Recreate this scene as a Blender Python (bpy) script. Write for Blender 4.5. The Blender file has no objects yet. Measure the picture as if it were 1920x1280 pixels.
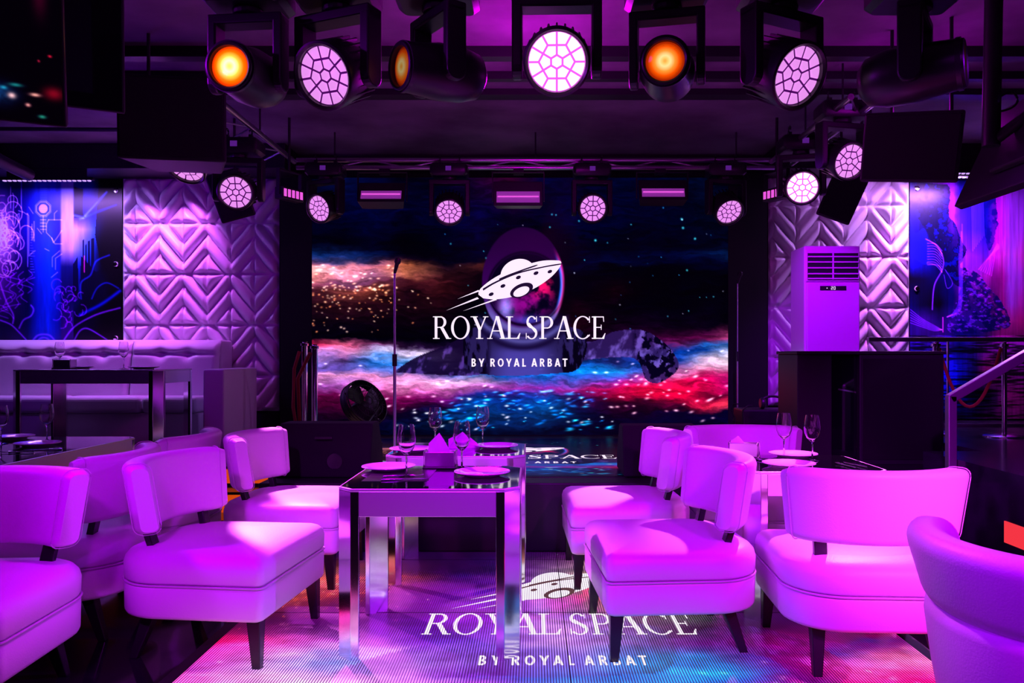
import bpy, bmesh, math, random
import numpy as np
from mathutils import Vector, Matrix, Euler
random.seed(7)
PI = math.pi
SC = bpy.context.scene
COL = SC.collection

# ------------------------------------------------------------------ camera, world, exposure
EYE = 1.33          # camera height
FPX = 1500.0        # focal length in pixels of a 1920 wide frame
CX, CY = 1001.0, 665.0   # principal point of the (shifted) lens


def W(px, py, y):
    """a pixel of the 1920x1280 frame at distance y -> a point of the room"""
    return Vector(((px - CX) / FPX * y, y, EYE - (py - CY) / FPX * y))


cd = bpy.data.cameras.new('camera')
cam = bpy.data.objects.new('camera', cd)
COL.objects.link(cam)
cam.location = (0, 0, EYE)
cam.rotation_euler = (PI / 2, 0, 0)
cd.sensor_width = 36.0
cd.lens = FPX / 1920 * 36.0
cd.shift_x = -(CX - 960) / 1920
cd.shift_y = (CY - 640) / 1920
cd.clip_start = 0.05
SC.camera = cam

wd = bpy.data.worlds.new('world')
SC.world = wd
wd.use_nodes = True
wd.node_tree.nodes['Background'].inputs[0].default_value = (0.16, 0.01, 0.5, 1)
wd.node_tree.nodes['Background'].inputs[1].default_value = 0.012
SC.view_settings.view_transform = 'Standard'
SC.view_settings.look = 'None'
SC.view_settings.gamma = 1.0
SC.view_settings.exposure = 0.0
SC.view_settings.use_curve_mapping = False


def spot(name, loc, target, color, power, angle, blend=0.25, radius=0.05, parent=None):
    l = bpy.data.lights.new(name, 'SPOT')
    l.color = color
    l.energy = power
    l.spot_size = math.radians(angle)
    l.spot_blend = blend
    l.shadow_soft_size = radius
    o = bpy.data.objects.new(name, l)
    COL.objects.link(o)
    d = (Vector(target) - Vector(loc)).normalized()
    o.rotation_euler = d.to_track_quat('-Z', 'Y').to_euler()
    o.location = loc
    if parent is not None:
        o.parent = parent
        bpy.context.view_layer.update()
        o.matrix_parent_inverse = parent.matrix_world.inverted()
    return o


def point(name, loc, color, power, radius=0.1):
    l = bpy.data.lights.new(name, 'POINT')
    l.color = color
    l.energy = power
    l.shadow_soft_size = radius
    o = bpy.data.objects.new(name, l)
    COL.objects.link(o)
    o.location = loc
    return o


VIO = (0.34, 0.0, 1.0)
# hall spots: unseen ceiling lamps behind the camera and at its sides (its other moving heads)
spot('hall_spot', (2.7, -0.6, 3.3), (1.62, 3.4, 0.72), (1.0, 0.06, 0.95), 2300, 15, 1.0, 0.12)
spot('hall_spot', (2.2, -0.8, 3.3), (1.25, 3.9, 0.5), (0.85, 0.0, 1.0), 620, 38, 0.7, 0.12)
spot('hall_spot', (0.6, -0.8, 3.3), (0.75, 4.2, 0.4), (0.36, 0.0, 1.0), 700, 38, 0.7, 0.12)
spot('hall_spot', (-0.9, -0.8, 3.3), (-0.9, 3.9, 0.4), (0.52, 0.0, 1.0), 900, 31, 0.7, 0.12)
spot('hall_spot', (0.2, -0.8, 3.3), (-2.3, 2.9, 0.4), (0.62, 0.0, 1.0), 190, 34, 0.7, 0.12)
spot('hall_spot', (4.6, 3.2, 3.2), (-0.7, 4.3, 0.4), VIO, 900, 36, 0.8, 0.12)
spot('hall_spot', (-4.2, 2.6, 3.2), (1.0, 4.0, 0.4), (0.45, 0.0, 1.0), 800, 50, 0.8, 0.12)
spot('hall_spot', (-1.8, 0.2, 3.3), (1.3, 2.1, 0.8), (0.34, 0.0, 1.0), 420, 40, 0.7, 0.12)
spot('hall_spot', (1.0, 0.8, 3.2), (3.05, 5.6, 1.0), (0.5, 0.0, 1.0), 900, 22, 0.8, 0.1)  # extra spot added to brighten the handrail, no known lamp here
point('ceiling_fill', (0.0, 5.2, 2.95), (0.72, 0.0, 0.85), 44, 0.15)  # fill points without any fixture, added to brighten the ceiling
point('ceiling_fill', (2.6, 5.4, 2.95), (0.6, 0.0, 0.8), 22, 0.15)
point('ceiling_fill', (-3.9, 6.4, 2.6), (0.25, 0.0, 1.0), 24, 0.15)
point('ceiling_fill', (-0.5, 2.6, 3.0), (0.6, 0.0, 0.9), 4, 0.15)

# ------------------------------------------------------------------ materials
def mat(name, color=(0.8, 0.8, 0.8), rough=0.5, metal=0.0, emit=None, estr=1.0, trans=0.0, ior=1.45, spec=0.5,
        noise=None, bump=None, coat=0.0):
    m = bpy.data.materials.new(name)
    m.use_nodes = True
    nt = m.node_tree
    b = nt.nodes['Principled BSDF']
    b.inputs['Base Color'].default_value = (*color, 1)
    b.inputs['Roughness'].default_value = rough
    b.inputs['Metallic'].default_value = metal
    b.inputs['Transmission Weight'].default_value = trans
    b.inputs['IOR'].default_value = ior
    b.inputs['Specular IOR Level'].default_value = spec
    b.inputs['Coat Weight'].default_value = coat
    if emit:
        b.inputs['Emission Color'].default_value = (*emit, 1)
        b.inputs['Emission Strength'].default_value = estr
    tc = nt.nodes.new('ShaderNodeTexCoord')
    if noise:                       # (scale, colour a, colour b)
        n = nt.nodes.new('ShaderNodeTexNoise')
        n.inputs['Scale'].default_value = noise[0]
        n.inputs['Detail'].default_value = 6
        r = nt.nodes.new('ShaderNodeValToRGB')
        r.color_ramp.elements[0].position = 0.35
        r.color_ramp.elements[1].position = 0.68
        r.color_ramp.elements[0].color = (*noise[1], 1)
        r.color_ramp.elements[1].color = (*noise[2], 1)
        nt.links.new(tc.outputs['Object'], n.inputs['Vector'])
        nt.links.new(n.outputs['Fac'], r.inputs['Fac'])
        nt.links.new(r.outputs['Color'], b.inputs['Base Color'])
    if bump:                        # (scale, strength)
        n = nt.nodes.new('ShaderNodeTexNoise')
        n.inputs['Scale'].default_value = bump[0]
        n.inputs['Detail'].default_value = 4
        bp = nt.nodes.new('ShaderNodeBump')
        bp.inputs['Strength'].default_value = bump[1]
        bp.inputs['Distance'].default_value = 0.01
        nt.links.new(tc.outputs['Object'], n.inputs['Vector'])
        nt.links.new(n.outputs['Fac'], bp.inputs['Height'])
        nt.links.new(bp.outputs['Normal'], b.inputs['Normal'])
    return m


M = dict(
    leather=mat('white_leather', (0.72, 0.72, 0.74), 0.38, bump=(160, 0.12), spec=0.4),
    leather_piping=mat('leather_piping', (0.6, 0.6, 0.62), 0.35),
    sofa=mat('sofa_leather', (0.66, 0.66, 0.68), 0.4, bump=(120, 0.1), spec=0.4),
    wood=mat('black_lacquered_wood', (0.012, 0.010, 0.012), 0.25),
    chrome=mat('polished_steel', (0.78, 0.78, 0.80), 0.13, 1.0),
    satin=mat('satin_steel', (0.74, 0.74, 0.76), 0.42, 1.0),
    steel=mat('brushed_steel', (0.6, 0.6, 0.62), 0.3, 1.0),
    glass_top=mat('black_glass', (0.004, 0.004, 0.006), 0.05, coat=0.5),
    glass=mat('clear_glass', (1, 1, 1), 0.0, trans=1.0, ior=1.45),
    pane=mat('balustrade_glass', (0.9, 0.9, 1.0), 0.0, trans=1.0, ior=1.05),
    porcelain=mat('white_porcelain', (0.8, 0.8, 0.8), 0.12, coat=0.4),
    slate=mat('black_placemat', (0.012, 0.010, 0.014), 0.3),
    napkin=mat('paper_napkin', (0.75, 0.75, 0.78), 0.8),
    black=mat('matt_black', (0.010, 0.010, 0.012), 0.5),
    blackp=mat('black_plastic', (0.018, 0.017, 0.02), 0.35),
    fixture=mat('fixture_housing', (0.014, 0.013, 0.016), 0.36),
    velour=mat('black_cloth', (0.006, 0.006, 0.008), 0.9),
    wall=mat('dark_wall_paint', (0.012, 0.010, 0.014), 0.7),
    concrete=mat('dark_ceiling_plaster', rough=0.85, noise=(1.6, (0.10, 0.09, 0.10), (0.22, 0.20, 0.22))),
    tile=mat('black_polished_floor', rough=0.08, noise=(3.0, (0.006, 0.006, 0.008), (0.014, 0.012, 0.016))),
    quilt=mat('quilted_panel_leather', (0.62, 0.62, 0.64), 0.36, bump=(150, 0.05)),
    acbody=mat('white_enamel', (0.75, 0.75, 0.77), 0.25),
    rope=mat('red_velvet_rope', (0.30, 0.01, 0.02), 0.8),
    marble=mat('black_step_stone', rough=0.15, noise=(6.0, (0.008, 0.007, 0.012), (0.03, 0.025, 0.04))),
    led_orange=mat('orange_led_riser', (0.1, 0.03, 0.01), 0.4, emit=(1.0, 0.10, 0.005), estr=0.6),
    led_red=mat('red_led_strip', (0.1, 0.02, 0.01), 0.4, emit=(1.0, 0.04, 0.06), estr=0.9),
    led_white=mat('led_strip_diode', (0.8, 0.8, 0.8), 0.4, emit=(0.65, 0.4, 1.0), estr=1.0),
    led_violet=mat('violet_display', (0.02, 0.02, 0.02), 0.3, emit=(0.16, 0.02, 0.4), estr=0.5),
    lens=mat('pink_led_lens', (0.4, 0.1, 0.4), 0.2, emit=(0.95, 0.34, 1.0), estr=0.85),
    lens_hot=mat('blazing_led_lens', (0.4, 0.1, 0.4), 0.2, emit=(1.0, 0.30, 1.0), estr=4.0),
    lens_back=mat('lens_plate', (0.02, 0.01, 0.03), 0.4, emit=(0.10, 0.0, 0.16), estr=0.6),
    lens_back_hot=mat('blazing_lens_plate', (0.02, 0.01, 0.03), 0.4, emit=(1.0, 0.12, 1.0), estr=0.95),
    flood=mat('flood_reflector', (0.5, 0.4, 0.5), 0.25, emit=(0.26, 0.03, 0.34), estr=0.5),
    strobe=mat('strobe_cell', (0.4, 0.2, 0.4), 0.3, emit=(1.0, 0.12, 0.85), estr=0.8),
    white_glow=mat('white_led_print', (0.5, 0.5, 0.5), 0.5, emit=(1.0, 0.86, 1.0), estr=1.0),
    logo_dark=mat('dark_led_print', (0.0, 0.0, 0.0), 0.5, emit=(0.006, 0.004, 0.02), estr=1.0),
    digit=mat('display_digit', (0.1, 0.1, 0.1), 0.5, emit=(0.9, 0.7, 1.0), estr=1.5),
)


def lens_orange_mat(name, strength):
    m = mat(name, (0.05, 0.01, 0.0), 0.1)
    nt = m.node_tree
    b = nt.nodes['Principled BSDF']
    tc = nt.nodes.new('ShaderNodeTexCoord')
    g = nt.nodes.new('ShaderNodeVectorMath')
    g.operation = 'LENGTH'
    nt.links.new(tc.outputs['Object'], g.inputs[0])
    r = nt.nodes.new('ShaderNodeValToRGB')
    e = r.color_ramp.elements
    e[0].position = 0.0
    e[0].color = (1.0, 0.25, 0.02, 1)
    e[1].position = 1.0
    e[1].color = (0.35, 0.015, 0.0, 1)
    for p, c in ((0.14, (1.0, 0.55, 0.12, 1)), (0.3, (1.0, 0.75, 0.3, 1)), (0.55, (1.0, 0.3, 0.03, 1)), (0.78, (0.9, 0.08, 0.0, 1))):
        x = e.new(p)
        x.color = c
    mul = nt.nodes.new('ShaderNodeMath')
    mul.operation = 'MULTIPLY'
    mul.inputs[1].default_value = 1 / 0.08
    nt.links.new(g.outputs['Value'], mul.inputs[0])
    nt.links.new(mul.outputs[0], r.inputs['Fac'])
    nt.links.new(r.outputs['Color'], b.inputs['Emission Color'])
    b.inputs['Emission Strength'].default_value = strength
    return m


M['lens_orange'] = lens_orange_mat('orange_spot_lens', 1.1)
M['lens_orange_hot'] = lens_orange_mat('blazing_orange_spot_lens', 2.6)
M['lens_amber'] = lens_orange_mat('dim_amber_spot_lens', 0.35)


def screen_mat(name, strength, stripe=None, emit=True):
    """an LED picture: the colour attribute 'pic', shown by light (emit) or printed"""
    m = mat(name, (0.004, 0.004, 0.006), 0.3 if emit else 0.35)
    nt = m.node_tree
    b = nt.nodes['Principled BSDF']
    a = nt.nodes.new('ShaderNodeVertexColor')
    a.layer_name = 'pic'
    if not emit:
        nt.links.new(a.outputs['Color'], b.inputs['Base Color'])
        return m
    nt.links.new(a.outputs['Color'], b.inputs['Emission Color'])
    b.inputs['Specular IOR Level'].default_value = 0.05
    b.inputs['Emission Strength'].default_value = strength
    if stripe:
        stripe_nodes(nt, b, stripe, strength)
    return m


def stripe_nodes(nt, b, pitch, strength, lo=0.12):
    """rows of diodes running away from the camera, dark gaps between them"""
    tc = nt.nodes.new('ShaderNodeTexCoord')
    sx = nt.nodes.new('ShaderNodeSeparateXYZ')
    nt.links.new(tc.outputs['Object'], sx.inputs[0])
    w = nt.nodes.new('ShaderNodeMath')
    w.operation = 'MULTIPLY'
    w.inputs[1].default_value = 2 * PI / pitch
    s = nt.nodes.new('ShaderNodeMath')
    s.operation = 'SINE'
    mr = nt.nodes.new('ShaderNodeMapRange')
    mr.inputs['From Min'].default_value = -0.5
    mr.inputs['From Max'].default_value = 0.5
    mr.inputs['To Min'].default_value = lo * strength
    mr.inputs['To Max'].default_value = strength
    nt.links.new(sx.outputs['X'], w.inputs[0])
    nt.links.new(w.outputs[0], s.inputs[0])
    nt.links.new(s.outputs[0], mr.inputs['Value'])
    nt.links.new(mr.outputs['Result'], b.inputs['Emission Strength'])


M['screen'] = screen_mat('led_wall_picture', 1.0)
M['stage_led'] = screen_mat('stage_led_picture', 0.55)
M['tv'] = screen_mat('television_picture', 1.0)
M['floor_led'] = screen_mat('floor_led_picture', 1.6, 0.0118)
M['floor_led'].node_tree.nodes['Principled BSDF'].inputs['Base Color'].default_value = (0.065, 0.06, 0.07, 1)
M['floor_led'].node_tree.nodes['Principled BSDF'].inputs['Specular IOR Level'].default_value = 0.4
M['print'] = screen_mat('printed_mural', 1.0, emit=False)
M['floor_letters'] = mat('floor_led_lettering', (0.1, 0.1, 0.1), 0.3, emit=(1.0, 0.9, 1.0))
stripe_nodes(M['floor_letters'].node_tree, M['floor_letters'].node_tree.nodes['Principled BSDF'], 0.0118, 1.5, 0.3)
M['floor_logo_dark'] = mat('floor_led_dark', (0.0, 0.0, 0.0), 0.3, emit=(0.25, 0.1, 0.1), estr=0.4)


# ------------------------------------------------------------------ mesh helpers
class MB:
    """collects shapes; build() links them as ONE mesh object"""

    def __init__(self):
        self.v, self.f = [], []

    def add(self, vs, fs, mx=None):
        n = len(self.v)
        self.v += [tuple(mx @ Vector(p)) if mx else tuple(p) for p in vs]
        self.f += [tuple(i + n for i in q) for q in fs]
        return self

    def box(self, x0, x1, y0, y1, z0, z1, mx=None):
        vs = [(x, y, z) for z in (z0, z1) for y in (y0, y1) for x in (x0, x1)]
        return self.add(vs, [(0, 2, 3, 1), (4, 5, 7, 6), (0, 1, 5, 4), (2, 6, 7, 3), (0, 4, 6, 2), (1, 3, 7, 5)], mx)

    def prism(self, poly, z0, z1, mx=None):
        n = len(poly)
        vs = [(x, y, z0) for x, y in poly] + [(x, y, z1) for x, y in poly]
        fs = [tuple(reversed(range(n))), tuple(range(n, 2 * n))]
        fs += [(i, (i + 1) % n, n + (i + 1) % n, n + i) for i in range(n)]
        return self.add(vs, fs, mx)

    def loft(self, rings, cap=True, mx=None):
        n = len(rings[0])
        vs = [p for r in rings for p in r]
        fs = []
        for k in range(len(rings) - 1):
            a, b = k * n, (k + 1) * n
            fs += [(a + i, a + (i + 1) % n, b + (i + 1) % n, b + i) for i in range(n)]
        if cap:
            fs.append(tuple(reversed(range(n))))
            fs.append(tuple(range((len(rings) - 1) * n, len(rings) * n)))
        return self.add(vs, fs, mx)

    def lathe(self, prof, n=32, mx=None, cap=True):
        rings = [[(r * math.cos(2 * PI * i / n), r * math.sin(2 * PI * i / n), z) for i in range(n)] for r, z in prof]
        return self.loft(rings, cap, mx)

    def rod(self, p0, p1, r, n=12, r1=None):
        p0, p1 = Vector(p0), Vector(p1)
        d = p1 - p0
        mx = Matrix.Translation(p0) @ d.to_track_quat('Z', 'Y').to_matrix().to_4x4()
        return self.lathe([(r, 0), (r if r1 is None else r1, d.length)], n, mx)

    def tube(self, pts, r, n=8, closed=False):
        pts = [Vector(p) for p in pts]
        rings = []
        m = len(pts)
        up = Vector((0, 0, 1))
        for i, p in enumerate(pts):
            a = pts[(i - 1) % m] if (closed or i > 0) else p
            b = pts[(i + 1) % m] if (closed or i < m - 1) else p
            t = (b - a).normalized()
            s = t.cross(up)
            if s.length < 1e-3:
                s = t.cross(Vector((0, 1, 0)))
            s.normalize()
            u = s.cross(t)
            rr = r[i] if isinstance(r, (list, tuple)) else r
            rings.append([p + s * rr * math.cos(2 * PI * k / n) + u * rr * math.sin(2 * PI * k / n) for k in range(n)])
        if closed:
            rings.append(rings[0])
        return self.loft(rings, not closed)

    def build(self, name, m, parent=None, smooth=None, bevel=0.0, seg=2, mx=None):
        me = bpy.data.meshes.new(name)
        me.from_pydata(self.v, [], self.f)
        bm = bmesh.new()
        bm.from_mesh(me)
        bmesh.ops.recalc_face_normals(bm, faces=bm.faces)
        if smooth:
            for f in bm.faces:
                f.smooth = True
            for e in bm.edges:
                if len(e.link_faces) == 2 and e.calc_face_angle(0) > math.radians(smooth):
                    e.smooth = False
        bm.to_mesh(me)
        bm.free()
        if m is not None:
            me.materials.append(m)
        o = bpy.data.objects.new(name, me)
        COL.objects.link(o)
        if parent is not None:
            o.parent = parent
        if mx is not None:
            o.matrix_local = mx
        if bevel:
            md = o.modifiers.new('bevel', 'BEVEL')
            md.width = bevel
            md.segments = seg
            md.limit_method = 'ANGLE'
            md.angle_limit = math.radians(40)
        return o


def tag(o, label, cat, group=None, kind=None):
    o['label'] = label
    o['category'] = cat
    if group:
        o['group'] = group
    if kind:
        o['kind'] = kind
    return o


def thing(name, label, cat, loc=(0, 0, 0), rotz=0.0, group=None):
    o = bpy.data.objects.new(name, None)
    o.empty_display_size = 0.1
    COL.objects.link(o)
    o.location = loc
    o.rotation_euler = (0, 0, rotz)
    return tag(o, label, cat, group)


def struct(o):
    o['kind'] = 'structure'
    return o


def dup(root, loc, rotz, label, group=None):
    r = root.copy()
    COL.objects.link(r)
    r.location = loc
    r.rotation_euler = (0, 0, rotz)
    r['label'] = label
    if group:
        r['group'] = group
    for ch in list(root.children):
        c = ch.copy()
        COL.objects.link(c)
        c.parent = r
        for g in list(ch.children):
            d = g.copy()
            COL.objects.link(d)
            d.parent = c
    return r


def rrect(x0, x1, y0, y1, radii, n=6):
    """rounded rectangle; radii for corners (x0y0, x1y0, x1y1, x0y1)"""
    out = []
    cs = [(x0, y0, PI, radii[0], 1, 1), (x1, y0, 1.5 * PI, radii[1], -1, 1), (x1, y1, 0, radii[2], -1, -1), (x0, y1, 0.5 * PI, radii[3], 1, -1)]
    for x, y, a, r, sx, sy in cs:
        cx, cy = x + sx * r, y + sy * r
        for k in range(n + 1):
            t = a + 0.5 * PI * k / n
            out.append((cx + r * math.cos(t), cy + r * math.sin(t)))
    return out


# ------------------------------------------------------------------ pictures (numpy)
def _hash(ix, iy, seed):
    h = (ix.astype(np.int64) * 374761393 + iy.astype(np.int64) * 668265263 + seed * 144665) & 0x7fffffff
    h = (h ^ (h >> 13)) * 1274126177 & 0x7fffffff
    return ((h ^ (h >> 16)) & 0xffff) / 65535.0


def vnoise(x, y, seed=0):
    ix, iy = np.floor(x), np.floor(y)
    fx, fy = x - ix, y - iy
    fx, fy = fx * fx * (3 - 2 * fx), fy * fy * (3 - 2 * fy)
    a, b = _hash(ix, iy, seed), _hash(ix + 1, iy, seed)
    c, d = _hash(ix, iy + 1, seed), _hash(ix + 1, iy + 1, seed)
    return (a * (1 - fx) + b * fx) * (1 - fy) + (c * (1 - fx) + d * fx) * fy


def fbm(x, y, seed=0, oct=4):
    s, a, t = 0, 0.5, 0
    for i in range(oct):
        s = s + a * vnoise(x * 2 ** i, y * 2 ** i, seed + i * 17)
        t += a
        a *= 0.55
    return s / t


def sstep(a, b, x):
    t = np.clip((x - a) / (b - a), 0, 1)
    return t * t * (3 - 2 * t)


def table(X, Y, xs, rows):
    """bilinear colour table; rows: list of (y, [colours])"""
    ys = [r[0] for r in rows]
    out = np.zeros(X.shape + (3,))
    cols = np.array([r[1] for r in rows], float) / 255.0
    fx = np.interp(X, xs, np.arange(len(xs)))
    fy = np.interp(Y, ys, np.arange(len(ys)))
    ix = np.clip(fx.astype(int), 0, len(xs) - 2)
    iy = np.clip(fy.astype(int), 0, len(ys) - 2)
    tx, ty = (fx - ix)[..., None], (fy - iy)[..., None]
    out = (cols[iy, ix] * (1 - tx) + cols[iy, ix + 1] * tx) * (1 - ty) + (cols[iy + 1, ix] * (1 - tx) + cols[iy + 1, ix + 1] * tx) * ty
    return out


def mixc(img, c, m):
    return img * (1 - m[..., None]) + np.array(c) / 255.0 * m[..., None]


def saturate(img, k):
    l = img.mean(-1, keepdims=True)
    return np.clip(l + (img - l) * k, 0, 1.15)


def addc(img, c, m):
    return img + np.array(c) / 255.0 * m[..., None]


def segd(X, Y, pts):
    """distance to a polyline"""
    d = np.full(X.shape, 1e9)
    for (x0, y0), (x1, y1) in zip(pts[:-1], pts[1:]):
        vx, vy = x1 - x0, y1 - y0
        L = vx * vx + vy * vy + 1e-9
        t = np.clip(((X - x0) * vx + (Y - y0) * vy) / L, 0, 1)
        d = np.minimum(d, np.hypot(X - x0 - t * vx, Y - y0 - t * vy))
    return d


def inpoly(X, Y, pts):
    c = np.zeros(X.shape, bool)
    n = len(pts)
    for i in range(n):
        (x0, y0), (x1, y1) = pts[i], pts[(i + 1) % n]
        if y0 == y1:
            continue
        k = ((y0 > Y) != (y1 > Y)) & (X < (x1 - x0) * (Y - y0) / (y1 - y0) + x0)
        c ^= k
    return c


def smoothpts(pts, n=8):
    out = []
    P = [pts[0]] + list(pts) + [pts[-1]]
    for i in range(1, len(P) - 2):
        p0, p1, p2, p3 = (np.array(q, float) for q in P[i - 1:i + 3])
        for k in range(n):
            t = k / n
            out.append(tuple(0.5 * (2 * p1 + (p2 - p0) * t + (2 * p0 - 5 * p1 + 4 * p2 - p3) * t * t + (3 * p1 - p0 - 3 * p2 + p3) * t ** 3)))
    out.append(tuple(pts[-1]))
    return out


def color_grid(name, m, parent, nx, ny, place, img):
    """a grid of (nx x ny) cells coloured from img; place(u, v) arrays -> points, v downwards"""
    u, v = np.meshgrid(np.linspace(0, 1, nx + 1), np.linspace(0, 1, ny + 1))
    co = place(u, v).reshape(-1, 3)
    n = nx + 1
    i = (np.arange(ny)[:, None] * n + np.arange(nx)[None, :]).ravel()
    quads = np.stack([i, i + n, i + n + 1, i + 1], 1)
    me = bpy.data.meshes.new(name)
    me.vertices.add(len(co))
    me.vertices.foreach_set('co', co.astype(np.float32).ravel())
    me.loops.add(quads.size)
    me.loops.foreach_set('vertex_index', quads.astype(np.int32).ravel())
    me.polygons.add(len(quads))
    me.polygons.foreach_set('loop_start', (np.arange(len(quads)) * 4).astype(np.int32))
    me.polygons.foreach_set('loop_total', np.full(len(quads), 4, np.int32))
    me.update(calc_edges=True)
    if img is not None:
        lin = np.clip(img, 0, 1.2) ** 2.2
        rgba = np.concatenate([lin.reshape(-1, 3), np.ones((len(co), 1))], 1)
        at = me.color_attributes.new('pic', 'FLOAT_COLOR', 'POINT')
        at.data.foreach_set('color', rgba.astype(np.float32).ravel())
    me.materials.append(m)
    o = bpy.data.objects.new(name, me)
    COL.objects.link(o)
    if parent is not None:
        o.parent = parent
    return o
# ------------------------------------------------------------------ the picture shown on the LED walls
SX0, SX1, SY0, SY1 = 585.0, 1365.0, 333.0, 815.0     # its frame in photograph pixels


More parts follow.
